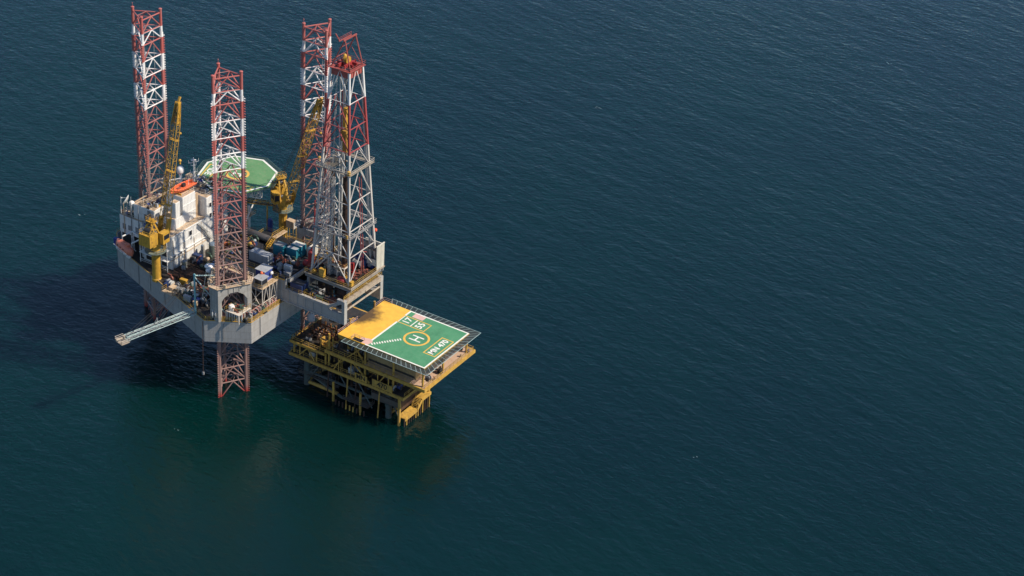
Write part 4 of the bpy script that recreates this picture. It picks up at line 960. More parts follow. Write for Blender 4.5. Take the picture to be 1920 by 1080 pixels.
# ------------------------------------------------------------------ containers and deck cargo
def container(c, L_, W_, H_, rot, mat, roofm, label, cat='container'):
    t = thing('shipping_container', c, label, cat, None)
    cs, sn = math.cos(rot), math.sin(rot)
    g = lambda x, y, z: (c[0] + x * cs - y * sn, c[1] + x * sn + y * cs, c[2] + z)
    b = B().cbox((c[0], c[1], c[2] + .05), L_ - .1, W_ - .1, H_ - .1, rot)
    k = int(L_ / .4)
    for s_ in (-1, 1):
        for i in range(k): b.cbox(g(-L_ / 2 + (i + .5) * L_ / k, s_ * (W_ / 2 - .04), .15), .18, .06, H_ - .3, rot)
        for i in range(int(W_ / .4)): b.cbox(g(s_ * (L_ / 2 - .04), -W_ / 2 + (i + .5) * W_ / int(W_ / .4), .15), .06, .18, H_ - .3, rot)
    b.obj('box_wall', mat, t)
    b = B()
    for x in (-1, 1):
        for y in (-1, 1): b.cbox(g(x * (L_ / 2 - .06), y * (W_ / 2 - .06), 0), .16, .16, H_, rot)
    for y in (-1, 1):
        for z in (.06, H_ - .06): b.beam(g(-L_ / 2, y * (W_ / 2 - .05), z), g(L_ / 2, y * (W_ / 2 - .05), z), .13, .13)
    b.obj('corner_frame', mat, t)
    B().cbox((c[0], c[1], c[2] + H_ - .05), L_ - .2, W_ - .2, .06, rot).obj('roof_panel', roofm, t)
    return t
PZ = CZ1 + .17
container((-2.6, -2.5, PZ), 6.0, 2.5, 2.6, rad(0), CONTG, CONTG, 'long grey ribbed container on the pipe deck beside the yellow railing')
container((-1.0, 3.6, PZ), 3.0, 2.3, 2.9, rad(3), CONT, GREY, 'teal container with a grubby grey roof, nearer the living quarters')
container((2.6, 4.4, PZ), 3.3, 1.5, 2.7, rad(2), CONT, CONTG, 'low teal container between its two neighbours on the pipe deck')
container((3.0, 6.4, PZ), 3.4, 2.2, 3.1, rad(2), CONT, CONTW, 'teal container with a cream roof nearest the derrick')
container((6.3, 8.2, PZ), 1.6, 2.8, 2.6, rad(2), CONTW, CONTW, 'short cream container between the teal containers and the derrick')
t = container((-14.6, 11.0, ZD + .06), 2.6, 2.2, 2.3, rad(10), CONTG, CREAM, 'small grey basket container behind the nearest leg')
container((-16.2, 13.6, ZD + .06), 2.4, 1.8, 1.6, rad(-6), GREY, GREY, 'low dark grey skip on the deck below the far crane')
# pipe deck racks
pd0 = None
for i in range(26):
    y = 9.9 - (i % 13) * .31; x = -6.5 + R.uniform(-.4, .4); z = PZ + .16 + (i // 13) * .28
    if pd0 is None:
        pd0 = single(B().tube((-4.6, 0, 0), (4.6, 0, 0), .13, 7), 'drill_pipe', DARK, (0, 0, 0), 'dark drill pipe lying in the stack on the pipe deck behind the teal containers', 'drill pipe', 'dark pipes stacked on the pipe deck'); pd0.location = (x, y, z)
    else:
        c_ = pd0.copy(); sc.collection.objects.link(c_); c_.location = (x, y, z)
cp0 = None
for i in range(30):
    y = -13.6 + (i % 20) * .5 + R.uniform(-.08, .08); x = -19.6 + R.uniform(-1.2, 1.6); z = ZD + .27 + (i // 20) * .36
    if i < 20 and i % 5 == 4: continue
    if cp0 is None:
        cp0 = single(B().tube((-4.8, 0, 0), (4.8, 0, 0), .17, 8), 'casing_pipe', BROWN, (0, 0, 0), 'rusty brown casing pipe in the rack between the living quarters and the nearest leg', 'pipe', 'rusty casing pipes on the main deck'); cp0.location = (x, y, z)
    else:
        c_ = cp0.copy(); sc.collection.objects.link(c_); c_.location = (x, y, z); c_.rotation_euler = (0, 0, R.uniform(-.03, .03))
b = B()
for i in range(7): b.tube((-11.8 + R.uniform(0, 2), CV0 - 1.0 - .28 * i, 29.4 + R.uniform(-.05, .05)), (-1.5 + R.uniform(-1, 1), CV0 - 1.0 - .28 * i, 29.4), .1, 6)
t = thing('pipe_bundle', (-6, -7.5, 29), 'bundle of yellowish pipes along the pipe deck edge behind the nearest leg', 'pipes'); b.obj('pipe_row', paint('dull ochre pipe', (.25, .15, .05), .4, .4), t)
b = B()
for x in (-10, -6, -3): b.beam((x, CV0 - .5, 29.2), (x, CV0 - 3.0, 29.2), .15, .2); b.beam((x, CV0 - 2.8, 29.1), (x, CV0 - .6, 26.5), .12, .12)
b.obj('bracket', BROWN, t)
t = thing('storage_tank', (-10, 6.2, PZ), 'long dark grey cylindrical tank lying behind the nearest leg', 'tank')
B().lathe([(.5, -5.2), (.95, -4.9), (1.0, 0), (.95, 4.9), (.5, 5.2)], (-9.9, 6.2, PZ + 1.15), 16, (1, 0, 0)).obj('shell', paint('dark grey tank paint', (.085, .08, .078), .3, .3), t, True); b = B()
for x in (-13, -10, -7): b.cbox((x, 6.2, PZ), .4, 1.6, .5)
b.obj('saddle', DARK, t)
t = thing('stair_gantry', (-5, 7, PZ), 'yellow railed stair bridge crossing above the pipe deck behind the teal containers', 'stair')
b = B().stairs((-4.9, 2.2, PZ), (-4.9, 6.0, PZ + 2.4), side=(1, 0, 0)); b.obj('stair', YEL, t); b = B().box(-5.6, -4.2, 6.0, 11.0, PZ + 2.3, PZ + 2.42); b.obj('walk_plate', CREAM, t)
B().rail([(-5.6, 6, PZ + 2.42), (-5.6, 11, PZ + 2.42)], r=.042, rails=(1., .5)).rail([(-4.2, 6, PZ + 2.42), (-4.2, 11, PZ + 2.42)], r=.042, rails=(1., .5)).obj('bridge_railing', YEL, t)
B().tube((-5.5, 6.2, PZ), (-5.5, 6.2, PZ + 2.3), .1, 5).obj('post', YEL, t); B().tube((-4.3, 10.8, PZ), (-4.3, 10.8, PZ + 2.3), .1, 5).obj('post', YEL, t)
# scaffold tower with control cabins beside the transom
t = thing('equipment_tower', (4, -10, ZD), 'open steel tower with a railed platform on the deck edge beside the nearest leg', 'tower')
b = B(); X0, X1, Y0, Y1, TZ = 1.6, 6.2, -13.2, -7.2, 31.1
for x in (X0, X1):
    for y in (Y0, (Y0 + Y1) / 2, Y1): b.tube((x, y, ZD + .06), (x, y, TZ), .13, 6)
for y in (Y0, Y1): b.tube((X0, y, ZD + .3), (X1, y, TZ - .3), .09, 5); b.tube((X1, y, ZD + .3), (X0, y, TZ - .3), .09, 5)
for y0_, y1_ in ((Y0, (Y0 + Y1) / 2), ((Y0 + Y1) / 2, Y1)): b.tube((X1, y0_, ZD + .3), (X1, (y0_ + y1_) / 2, TZ), .09, 5); b.tube((X1, y1_, ZD + .3), (X1, (y0_ + y1_) / 2, TZ), .09, 5); b.tube((X1, y0_, ZD + 2.4), (X1, y1_, ZD + 2.4), .08, 5)
b.obj('frame', RAILW, t); B().box(X0 - .2, X1 + .3, Y0 - .3, Y1 + .3, TZ, TZ + .14).obj('platform', CREAM, t)
B().rail([(X0, Y0 - .25, TZ + .14), (X1 + .25, Y0 - .25, TZ + .14), (X1 + .25, Y1 + .25, TZ + .14)], r=.042, rails=(1, .5)).obj('platform_railing', RAILY, t)
t = thing('control_cabin', (4.9, -11.6, TZ + .15), 'small glazed control cabin with a grey roof on the open steel tower', 'cabin')
B().box(3.6, 5.9, -13.1, -10.6, TZ + .15, TZ + 2.5).obj('wall', GREY, t); B().box(3.3, 6.2, -13.4, -10.3, TZ + 2.5, TZ + 2.65).obj('roof', CONTG, t)
b = B().box(5.91, 5.95, -12.9, -10.8, TZ + .9, TZ + 2.3).box(3.8, 5.7, -13.15, -13.11, TZ + .9, TZ + 2.3); b.obj('window', GLASS, t)
t = thing('blue_cabin', (3.2, -8.6, TZ + .15), 'bright blue cabin with a pale roof on the open steel tower', 'cabin')
B().box(1.7, 4.7, -10.2, -7.0, TZ + .15, TZ + 3.2).obj('wall', BLUE, t); B().box(1.5, 4.9, -10.4, -6.8, TZ + 3.2, TZ + 3.34).obj('roof', CONTG, t)
B().lathe([(.45, 0), (.5, .3), (.2, .6)], (4.95, -7.9, TZ + 2.1), 10, (1, 0, 0)).obj('lamp', WHITE, t)
single(B().ball((3.9, -10.5, TZ + 2.9), .42, 10).ball((4.3, -10.2, TZ + 2.8), .3, 8), 'life_ring_bag', ORANGE, (3.9, -10.5, TZ + 2.5), 'orange bag between the roofs of the blue and grey cabins', 'bag')
# white tarp bundle on legs beside nearest leg
t = thing('vent_stack', (-7.5, -17.9, ZD), 'white wrapped bundle on splayed thin legs beside the nearest leg', 'vent')
b = B()
for i in range(7): b.ball((-7.5 + R.uniform(-.9, .9), -17.9 + R.uniform(-.9, .9), 35.0 + R.uniform(-.8, .9)), R.uniform(.55, .85), 8, .9)
b.obj('wrapped_bundle', paint('white tarpaulin', (.78, .76, .76), .15, .1, rustc=(.5, .4, .4)), t)
b = B()
for x, y in ((-1.2, -1.2), (1.4, -1), (.6, 1.4), (-1, 1)): b.tube((-7.5 + x * .4, -17.9 + y * .4, 34.5), (-7.5 + x * 1.3, -17.9 + y * 1.3, ZD + .06), .1, 5)
b.obj('strut', RAILW, t)
# vertical tanks in front of the quarters
def vtank(x, y, z, r_, h, mat, lid, label):
    t = thing('vertical_tank', (x, y, z), label, 'tank')
    B().lathe([(r_, 0), (r_, h), (r_ * .9, h + .12)], (x, y, z), 16).obj('shell', mat, t); B().lathe([(r_ * .95, 0), (r_ * .7, r_ * .3), (.05, r_ * .42)], (x, y, z + h + .1), 16).obj('lid', lid, t)
    b = B().ladder((x + r_ + .1, y, z), (x + r_ + .1, y, z + h + .6)); b.obj('ladder', RAILW, t)
BG = paint('blue grey paint', (.13, .18, .24), .2, .2)
vtank(-22.6, 1.6, ZD + .06, 1.15, 3.4, TANKG, BG, 'large grey green upright tank by the right end of the white wall')
vtank(-24.2, -.8, ZD + .06, .5, 3.4, GREY, BG, 'thin upright tank left of the large grey green tank')
vtank(-24.3, -8.3, ZD + .06, .75, 2.0, TANKG, BG, 'squat blue lidded tank near the yellow crane')
vtank(-23.4, -9.8, ZD + .06, .55, 1.3, GREY, BG, 'smallest blue lidded tank near the yellow crane')
vtank(-24.6, -4.6, ZD + .06, .8, 1.2, DARK, DARK, 'low dark tank in the middle in front of the white wall')
t = thing('orange_cabinet', (-20.9, 4.6, ZD), 'upright orange cabinet between the white walls and the nearest leg', 'cabinet'); B().box(-21.6, -20.2, 4.0, 5.2, ZD + .06, ZD + 3.2).obj('case', paint('weathered orange', (.62, .16, .05), .3, .3), t); B().box(-20.19, -20.15, 4.1, 5.1, ZD + .3, ZD + 3.0).obj('door', REDO, t)
t = thing('compressor', (-17.6, 2.5, ZD), 'dark green machine skid with pipes behind the white wrapped bundle', 'machine'); B().box(-19.6, -15.6, 1.4, 3.6, ZD + .06, ZD + 1.9).obj('body', GRN, t); B().lathe([(.5, -1.4), (.5, 1.4)], (-17.6, 2.5, ZD + 2.4), 12, (1, 0, 0)).obj('receiver', paint('teal green paint', (.03, .13, .14), .2, .2), t)
single(B().ball((-15.6, -17.2, ZD + .6), .55, 10, .8).ball((-14.9, -17.5, ZD + .55), .5, 10, .8).cbox((-15.2, -17.4, ZD + .06), 2.2, 1.1, .7, .3), 'white_sack', WHITE, (-15.2, -17.4, ZD), 'white bulk sack lying near the hull edge', 'sack')
# yellow hanging basket at hull edge
t = thing('work_platform', (-19.2, -20.1, ZD), 'yellow railed work platform hanging over the shaded hull edge', 'platform'); B().box(-21, -17.2, -21.6, -19.3, ZD + .1, ZD + .25).obj('plate', CREAM, t)
B().rail([(-21, -19.4, ZD + .25), (-21, -21.5, ZD + .25), (-17.2, -21.5, ZD + .25), (-17.2, -19.4, ZD + .25)], r=.042, rails=(1., .5)).obj('platform_railing', YEL, t)

# generic deck machines, each an individual
def pump(x, y, z, rot, mat, label, group, s=1.):
    t = thing('pump_skid', (x, y, z), label, 'pump', group); cs, sn = math.cos(rot), math.sin(rot)
    g = lambda a, b_, c_: (x + (a * cs - b_ * sn) * s, y + (a * sn + b_ * cs) * s, z + c_ * s)
    B().cbox((x, y, z), 2.0 * s, 1.0 * s, .22 * s, rot).obj('base_frame', DARK, t)
    B().lathe([(.25 * s, -.5 * s), (.36 * s, -.4 * s), (.36 * s, .4 * s), (.25 * s, .5 * s)], g(-.45, 0, .62), 10, (cs, sn, 0)).obj('motor', mat, t)
    b = B().lathe([(.5 * s, -.16 * s), (.5 * s, .16 * s)], g(.5, 0, .7), 12, (cs, sn, 0)); b.tube(g(.5, 0, .7), g(.5, 0, 1.5), .14 * s, 6); b.tube(g(.5, 0, 1.5), g(.5, .9, 1.5), .12 * s, 6); b.obj('casing', R.choice((GREY, GRN, REDO)), t)
def crate(x, y, z, rot, mat, label, group, s=1.):
    t = thing('tool_box', (x, y, z), label, 'box', group); h = R.uniform(.6, 1.3) * s; a, c_ = R.uniform(.8, 1.9) * s, R.uniform(.7, 1.2) * s
    B().cbox((x, y, z), a, c_, h, rot).obj('case', mat, t); B().cbox((x, y, z + h), a + .08, c_ + .08, .08, rot).obj('lid', mat, t)
def drum(x, y, z, mat, label, group):
    t = thing('oil_drum', (x, y, z), label, 'drum', group); B().lathe([(.3, 0), (.3, .3), (.32, .32), (.3, .34), (.3, .6), (.32, .62), (.3, .64), (.3, .9)], (x, y, z), 10).obj('barrel', mat, t); B().lathe([(.06, 0), (.06, .04)], (x + .15, y, z + .9), 6).obj('bung', DARK, t)
def reel(x, y, z, rot, mat, label, group):
    t = thing('hose_reel', (x, y, z), label, 'reel', group); ax = (math.cos(rot), math.sin(rot), 0)
    B().lathe([(.8, -.4), (.8, -.3), (.45, -.3), (.45, .3), (.8, .3), (.8, .4)], (x, y, z + .9), 14, ax).obj('drum', mat, t); b = B().cbox((x - ax[0] * .45, y - ax[1] * .45, z), .2, .9, .9, rot).cbox((x + ax[0] * .45, y + ax[1] * .45, z), .2, .9, .9, rot).cbox((x, y, z), .95, .3, .15, rot); b.obj('stand', DARK, t)
Zm = ZD + .06
def inside(x, y, m=.9):
    for i in range(8):
        a_, c_ = Vector(HULL[i]), Vector(HULL[(i + 1) % 8]); e = (c_ - a_).normalized()
        if e.x * (y - a_.y) - e.y * (x - a_.x) < m: return False
    return True
def scatter(n, x0, x1, y0, y1, z, where, avoid=(), smax=1.3):
    for i in range(n):
        for _ in range(30):
            x, y = R.uniform(x0, x1), R.uniform(y0, y1)
            if abs(z - ZD) < .2 and not inside(x, y): continue
            if all((x - q[0]) ** 2 + (y - q[1]) ** 2 > q[2] ** 2 for q in avoid): break
        else: continue
        k = R.random(); m, cn = R.choice(((GREY, 'grey'), (GREY, 'grey'), (DARK, 'black'), (DARK, 'black'), (GRN, 'dull green'), (BROWN, 'brown'), (BROWN, 'brown'), (CONTG, 'pale grey'), (BLUE, 'blue'), (REDO, 'rust red'), (YEL, 'yellow'), (CREAM, 'tan'), (DBLUE, 'dark blue'), (GALV, 'light grey')))
        f = lambda kind: '%s %s on the %s' % (cn, kind, where)
        if k < .3: pump(x, y, z, R.choice((0, 1.57)), m, f('motor pump'), f('motor pumps'), R.uniform(.7, 1.1) * smax)
        elif k < .62: crate(x, y, z, R.choice((0, .1, 1.57)), m, f('steel box'), f('steel boxes'), R.uniform(.6, 1.1) * smax)
        elif k < .84: drum(x, y, z, m, f('barrel'), f('barrels'))
        else: reel(x, y, z, R.choice((0, 1.57)), m, f('hose reel'), f('hose reels'))
jl = [(LEGS[k][0], LEGS[k][1], 6.6) for k in LEGS]
scatter(48, -24, -9, 6.5, 19, Zm, 'dark deck below the far crane', jl + [(-14, 21.5, 2.4), (-14.6, 11, 2.2), (-16.2, 13.6, 1.8)])
scatter(30, -24.5, -13, -6, 1, Zm, 'deck before the white living quarters', [(-22.6, 1.6, 1.7), (-24.2, -.8, 1), (-17.6, 2.5, 2.5), (-24.3, -8.3, 1.2)])
scatter(26, -14, -6.5, -21.5, -8, Zm, 'shaded deck beside the nearest jack house', jl + [(-7.5, -17.9, 1.6)])
scatter(40, -27, -8, -23.8, -13.9, Zm, 'shaded deck edge behind the teal pole', jl + [(-26.5, -17, 2.6), (-7.5, -17.9, 1.6)])
scatter(14, -46, -36.8, -8.6, -6, 34.06, 'port roof beside the satellite dish', [(-44.9, -7.2, 1.3), (-43.4, -7, 1.2), (-40, -7, 1.7)], .9)
scatter(16, -38, -34.6, -8, 1, 38.66, 'brown roof between the far leg and the rescue boat', [], .9)
scatter(14, -33.5, -26.8, 4, 11.6, 40.36, 'roof beside the octagonal helideck', [(-33, 6.8, 1)], .9)
scatter(16, -35.5, -28.6, -11, -8.4, 34.46, 'roof beside the near yellow crane', [], .9)
scatter(16, 12.4, 18, -2, 3, DZ + .01, 'drill floor beside the yellow cabinet', [(16.9, -1.7, 1.4), (14.3, -1.7, 1)], .9)
scatter(20, -1, 7.8, -5.4, 2.5, PZ, 'pipe deck between grey container and derrick', [])
scatter(10, -11.5, -6, -5, 4.5, PZ, 'rear end of the pipe deck')
scatter(16, -2, 6.5, -24, -13.4, Zm, 'sunny corner before the nearest jack house', jl)
scatter(12, 9, 11.4, 5, 10.5, PZ - .2, 'ledge behind the drill floor')
scatter(26, 9, 26, CV0 + 1.3, CV0 + 2.9, CZ0 + 3.4, 'walkway between the cantilever girders')
t = thing('blue_skip', (12.6, -3.6, CZ0), 'dark blue open bin on the ledge below the upright yellow cabinet', 'bin')
b = B().box(9.4, 13.2, -5.6, -2.8, CZ0 + 4.05, CZ0 + 6.2); b.obj('bin_wall', DBLUE, t); B().box(9.6, 13.0, -5.4, -3.0, CZ0 + 6.2, CZ0 + 6.26).obj('bin_fill', PIPED, t)
t = thing('manifold_frame', (3.3, -19.4, Zm), 'tan railed frame packed with pumps and pipes in front of the nearest leg', 'machine')
b = B().box(1.2, 5.6, -22.2, -17.2, Zm + 2.6, Zm + 2.75)
for x in (1.3, 5.5):
    for y in (-22.1, -19.7, -17.3): b.box(x - .1, x + .1, y - .1, y + .1, Zm, Zm + 2.6)
b.obj('frame', RAILW, t); B().rail([(1.2, -22.2, Zm + 2.75), (5.6, -22.2 + 1.5, Zm + 2.75), (5.6, -17.2, Zm + 2.75), (1.2, -17.2, Zm + 2.75)], r=.042, closed=True).obj('frame_railing', RAILY, t)
b = B()
for i in range(14): b.tube((R.uniform(1.4, 5.2), R.uniform(-21.5, -17.5), Zm + 2.8), (R.uniform(1.4, 5.2), R.uniform(-21.5, -17.5), Zm + R.uniform(3, 4.4)), .14, 6)
b.obj('pipework', REDO, t)
b = B()
for i in range(7): b.cbox((R.uniform(1.8, 5.0), R.uniform(-21, -17.8), Zm + 2.76), R.uniform(.4, .9), R.uniform(.4, .9), R.uniform(.5, 1.5), R.random())
b.obj('valve_block', GRN, t)
b = B()
for i in range(7): b.tube((1.6 + i * .6, -22.0 + i * .25, Zm), (1.6 + i * .6, -22.0 + i * .25, Zm + 2.5), .22, 8)
b.obj('accumulator_bottle', R.choice((GALV,)), t)
B().lathe([(.75, 0), (.85, .8), (.6, 1.4)], (2.2, -20.9, Zm + 2.8), 12).obj('vessel_top', WHITE, t)
t = thing('mooring_winch', (-1.8, -23.3, Zm), 'round winch with a big drum at the deck edge left of the tan railed frame', 'winch'); B().lathe([(1.25, -.5), (1.25, -.35), (.6, -.35), (.6, .35), (1.25, .35), (1.25, .5)], (-.9, -23.9, Zm + 2.0), 16, (.9, .5, 0)).obj('drum', GALV, t); B().cbox((-.9, -23.9, Zm), 1.4, .8, 1.0, .5).obj('bed', DARK, t)
b = B()                                               # edge pipes along the sunny deck edges
t = thing('edge_pipe_rack', (5, -18, Zm), 'bundle of reddish pipes running along the sunny hull edge', 'pipe rack')
for i in range(4): b.poly([(-3 + i * .3, -24.6 + i * .32, Zm + .7 + .3 * i), (6.3 - i * .3, -18.9 + i * .3, Zm + .7 + .3 * i), (6.4 - i * .3, -7.4, Zm + .7 + .3 * i)], .12, 6)
b.obj('pipe', paint('pinkish pipe paint', (.50, .22, .18), .3, .3), t)
b = B()
for i in range(9): b.box(5.4, 6.6, -17.9 + i * 1.2, -17.8 + i * 1.2, Zm, Zm + 1.8)
b.obj('support', RAILW, t)
t = thing('air_buoy', (24.5, 11.5, 40.5), 'red ball marker on a thin pole above the white wind wall', 'marker'); B().ball((24.2, 11.6, 44.0), .5, 12).obj('ball', paint('red marker paint', (.75, .10, .04), .1), t, True); B().tube((24.2, 11.6, DZ + 5.75), (24.2, 11.6, 43.8), .06, 4).obj('pole', GALV, t)
t = thing('vent_mast', (-23.5, 17.6, ZD), 'white pipe tower under the edge of the octagonal helideck', 'tower'); B().tube((-23.3, 18.2, Zm), (-23.3, 18.2, 32.5), .35, 8).obj('pipe', WHITE, t); B().box(-24.3, -21.9, 17, 19.6, 29.9, 30.05).obj('platform', CREAM, t); B().rail([(-24.3, 17, 30.05), (-21.9, 17, 30.05), (-21.9, 19.6, 30.05), (-24.3, 19.6, 30.05)], closed=True, r=.042).obj('platform_railing', RAILY, t)
single(B().lathe([(.75, 0), (.75, 4.4), (.5, 4.8)], (-17.6, 20.4, Zm), 12), 'blue_silo', BLUE, (-17.6, 20.4, Zm), 'dark blue upright cylinder beside the foot of the far crane', 'tank')
t = thing('air_intake_house', (-11.6, 21.4, ZD), 'pale slatted cabinet at the foot of the far crane', 'cabinet'); b = B().box(-12.2, -9.6, 20.6, 22.2, Zm + 4.0, Zm + 6.2); b.obj('case', CREAM, t); b = B()
for i in range(6): b.box(-9.59, -9.52, 20.7 + i * .25, 20.82 + i * .25, Zm + 4.2, Zm + 6.0)
b.obj('louvre', WHITE, t); b = B()
for x in (-12.1, -9.8):
    for y in (20.7, 22.0): b.tube((x, y, Zm), (x, y, Zm + 4), .1, 5)
b.obj('post', YEL, t)
# ------------------------------------------------------------------ burner boom with mast
t = thing('burner_boom', (-7, -24.4, 25), 'pale teal lattice burner boom reaching out from the hull over the water', 'boom')
A0, A1 = Vector((-6.9, -24.7, 25.3)), Vector((-12.3, -45.2, 25.3))
B().lattice(A0, A1, 1.35, 1.3, 13, .085, .045).obj('boom_truss', TEALG, t)
d = (A1 - A0).normalized(); s_ = Vector((-d.y, d.x, 0))
b = B().beam(A0 + Vector((0, 0, -.5)), A1 + Vector((0, 0, -.5)), .5, .05); b.obj('walk_grating', GREY, t)
b = B(); q = A1
b.tube(A0 + Vector((0, 0, .8)), A1 + Vector((0, 0, .8)), .05, 5)
b.obj('supply_pipe', GALV, t)
b = B().prism([tuple((A1 + d * a + s_ * c_).to_2d()) for a, c_ in ((-.2, -1.5), (2.2, -1.5), (2.2, 1.5), (-.2, 1.5))], 24.6, 24.75)
hp = b.obj('burner_platform', WB, t)
B().rail([tuple((A1 + d * a + s_ * c_).to_2d()) + (24.75,) for a, c_ in ((-.2, -1.5), (2.2, -1.5), (2.2, 1.5), (-.2, 1.5))], r=.05).obj('platform_railing', RAILW, hp)
b = B().tube(A1 + d * 1 + Vector((0, 0, .4)), A1 + d * 2.9 + Vector((0, 0, .5)), .28, 8, .38); b.cbox(A1 + d * .5, .5, .6, .9, .4); b.obj('burner_head', WB, t)
Bm = A0.lerp(A1, .57); b = B().tube(Bm + s_ * .7 + Vector((0, 0, .6)), Bm + s_ * .7 + Vector((0, 0, 2.8)), .08, 5).tube(Bm - s_ * .7 + Vector((0, 0, .6)), Bm + s_ * .7 + Vector((0, 0, 2.8)), .08, 5); b.obj('cable_post', GALV, t)
MT = Vector((-7.0, -24.4, 35.8))
b = B().tube((-7.0, -24.4, ZD), MT, .26, 10); b.ball(MT + Vector((0, 0, .2)), .35, 8); b.obj('king_post', TEALP, t)
b = B().tube(MT, (-3.0, -18.6, 34.6), .17, 8).tube(MT + Vector((0, 0, -.4)), (.6, -21.6, 26.0), .16, 8); b.obj('back_stay', TEALG, t)
b = B()
for f, o in ((.98, .5), (.98, -.5), (.57, .5), (.57, -.5), (.8, 0)): b.tube(MT, A0.lerp(A1, f) + s_ * o + Vector((0, 0, .7)), .04, 4)
b.obj('stay_cable', WROPE, t)
t = thing('hanging_hose', (-3.6, -26.2, 18), 'thin hose hanging from the hull corner down towards the water', 'hose'); b = B().tube((-3.4, -25.9, 24), (-3.5, -26.1, 8.4), .08, 5); b.obj('hose_line', BROWN, t); B().cbox((-3.5, -26.1, 7.6), .5, .4, .8).obj('end_coupling', GREY, t)

# ------------------------------------------------------------------ wellhead platform
PZH, PZM, PZL, PZC = 20.0, 14.0, 12.7, 9.0
t = plat = thing('wellhead_platform', (30, 6, 0), 'yellow steel wellhead platform standing in the sea beside the rig', 'platform')
HU0, HU1, HV0, HV1 = 24.2, 51.7, -4.6, 16.5
b = B().box(HU0, HU1, HV0, HV1, PZH - .45, PZH - .02)
for x in (HU0 + .3, 33.0, 42, HU1 - .3): b.box(x - .25, x + .25, HV0 + .3, HV1 - .3, PZH - 1.3, PZH - .46)
for y in (HV0 + .3, 3, 9.5, HV1 - .3): b.box(HU0 + .3, HU1 - .3, y - .2, y + .2, PZH - 1.25, PZH - .46)
hb = b.obj('top_deck_frame', YELP, plat)
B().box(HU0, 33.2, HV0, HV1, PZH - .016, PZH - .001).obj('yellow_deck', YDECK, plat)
hd = B().box(33.2, HU1, HV0, HV1, PZH - .016, PZH).obj('helideck_surface', GREEN, plat)
b = B(); zt = PZH + .004
def strip(b, x0, x1, y0, y1, z): b.raw([(x0, y0, z), (x1, y0, z), (x1, y1, z), (x0, y1, z)], [(0, 1, 2, 3)])
strip(b, 32.9, HU1, HV0, HV0 + .42, zt); strip(b, 32.9, HU1, HV1 - .42, HV1, zt); strip(b, 32.9, 33.4, HV0 + .42, HV1 - .42, zt); strip(b, HU1 - .42, HU1, HV0 + .42, HV1 - .42, zt)
b.obj('white_border', WTXT, hd)
b = B()
d = Vector((39.0 - 33.9, 3.3 + 3.5, 0)); Ln = d.length; d.normalize(); s_ = Vector((-d.y, d.x, 0))
for i in range(12):
    q = Vector((34.1, -3.3, zt + .004)) + d * (i * Ln / 12); ex = Vector((0, 1, 0)); a = q - s_ * .33; 
    b.raw([q - s_ * .45, q - s_ * .45 + d * .36, q + s_ * .45 + d * .36, q + s_ * .45], [(0, 1, 2, 3)])
b.obj('dashed_line', WTXT, hd)
b = B(); n = 64; cx, cy = 42.05, 5.92
for k in range(n):
    a0, a1 = 2 * math.pi * k / n, 2 * math.pi * (k + 1) / n
    b.raw([(cx + q * math.cos(a), cy + q * math.sin(a), zt + .004) for q, a in ((3.55, a0), (3.55, a1), (2.95, a1), (2.95, a0))], [(3, 2, 1, 0)])
linebox(b, (37.3, 11.75), (1, 0), 4.25, 1.85, .28, zt + .004); linebox(b, (48.95, 5.95), (0, 1), 4.4, 1.75, .3, zt + .004)
b.obj('yellow_marking', YTXT, hd)
b = B()
for y in (-1, 1): strip(b, cx - 1.75, cx + 1.75, cy + y * .95 - .21, cy + y * .95 + .21, zt + .008)
strip(b, cx - .21, cx + .21, cy - .74, cy + .74, zt + .008); b.obj('landing_letter', WTXT, hd)
text('deck_lettering', 'MN 470', 2.35, (48.95, 5.95, zt + .01), rad(90), WTXT, hd, .07)
text('deck_lettering', '17', 2.9, (35.2, 11.75, zt + .01), rad(90), WTXT, hd, .06); text('deck_lettering', '55', 2.9, (39.3, 11.75, zt + .01), rad(90), WTXT, hd, .06)
b = B(); strip(b, 37.1, 37.4, 9.95, 13.5, zt + .008); b.obj('number_bar', WTXT, hd)
b = B(); strip(b, 34.9, 38.3, 14.1, 16.05, zt + .006); b.obj('faded_patch', PINKW, hd); b = B(); b.raw([(31.6, -4.25, zt + .006), (33.6, -4.2, zt + .006), (33.9, -2.3, zt + .006), (32.6, -1.4, zt + .006), (30.2, -2.2, zt + .006), (30.4, -3.0, zt + .006), (31.7, -3.0, zt + .006)], [(0, 1, 2, 3, 4, 5, 6)]); b.obj('faded_patch', PINKW, hd)
b = B().box(28.7, 31.6, HV0 + .15, -3.05, zt, zt + .03); b.obj('deck_opening', BLACK, plat)
b = B().rail([(28.6, -4.4, PZH), (28.6, -3, PZH), (31.7, -3, PZH)], .9, .05); b.obj('opening_railing', paint('pinkish rail paint', (.5, .33, .3), .3, .2), plat)
b = B()                                               # safety nets
def net(p0, p1, q0, q1):
    p0, p1, q0, q1 = map(Vector, (p0, p1, q0, q1)); Ls = (p1 - p0).length; k = int(Ls / .16); big = max(1, round(Ls / 1.5))
    for i in range(k + 1): b.beam(p0.lerp(p1, i / k), q0.lerp(q1, i / k), .065, .03)
    for j in range(1, 9): f = j / 9; b.beam(p0.lerp(q0, f), p1.lerp(q1, f), .05, .03)
    bf.beam(q0, q1, .1, .08)
    for i in range(big + 1): bf.beam(p0.lerp(p1, i / big), q0.lerp(q1, i / big), .08, .06)
bf = B(); zn, zo = PZH - .3, PZH - .15; e = 2.2
net((26.6, HV1, zn), (HU1, HV1, zn), (25.4, HV1 + e, zo), (HU1 + e, HV1 + e, zo)); net((HU1, HV1, zn), (HU1, HV0, zn), (HU1 + e, HV1 + e, zo), (HU1 + e, HV0 - e, zo)); net((HU1, HV0, zn), (26.9, HV0, zn), (HU1 + e, HV0 - e, zo), (26.9, HV0 - e, zo))
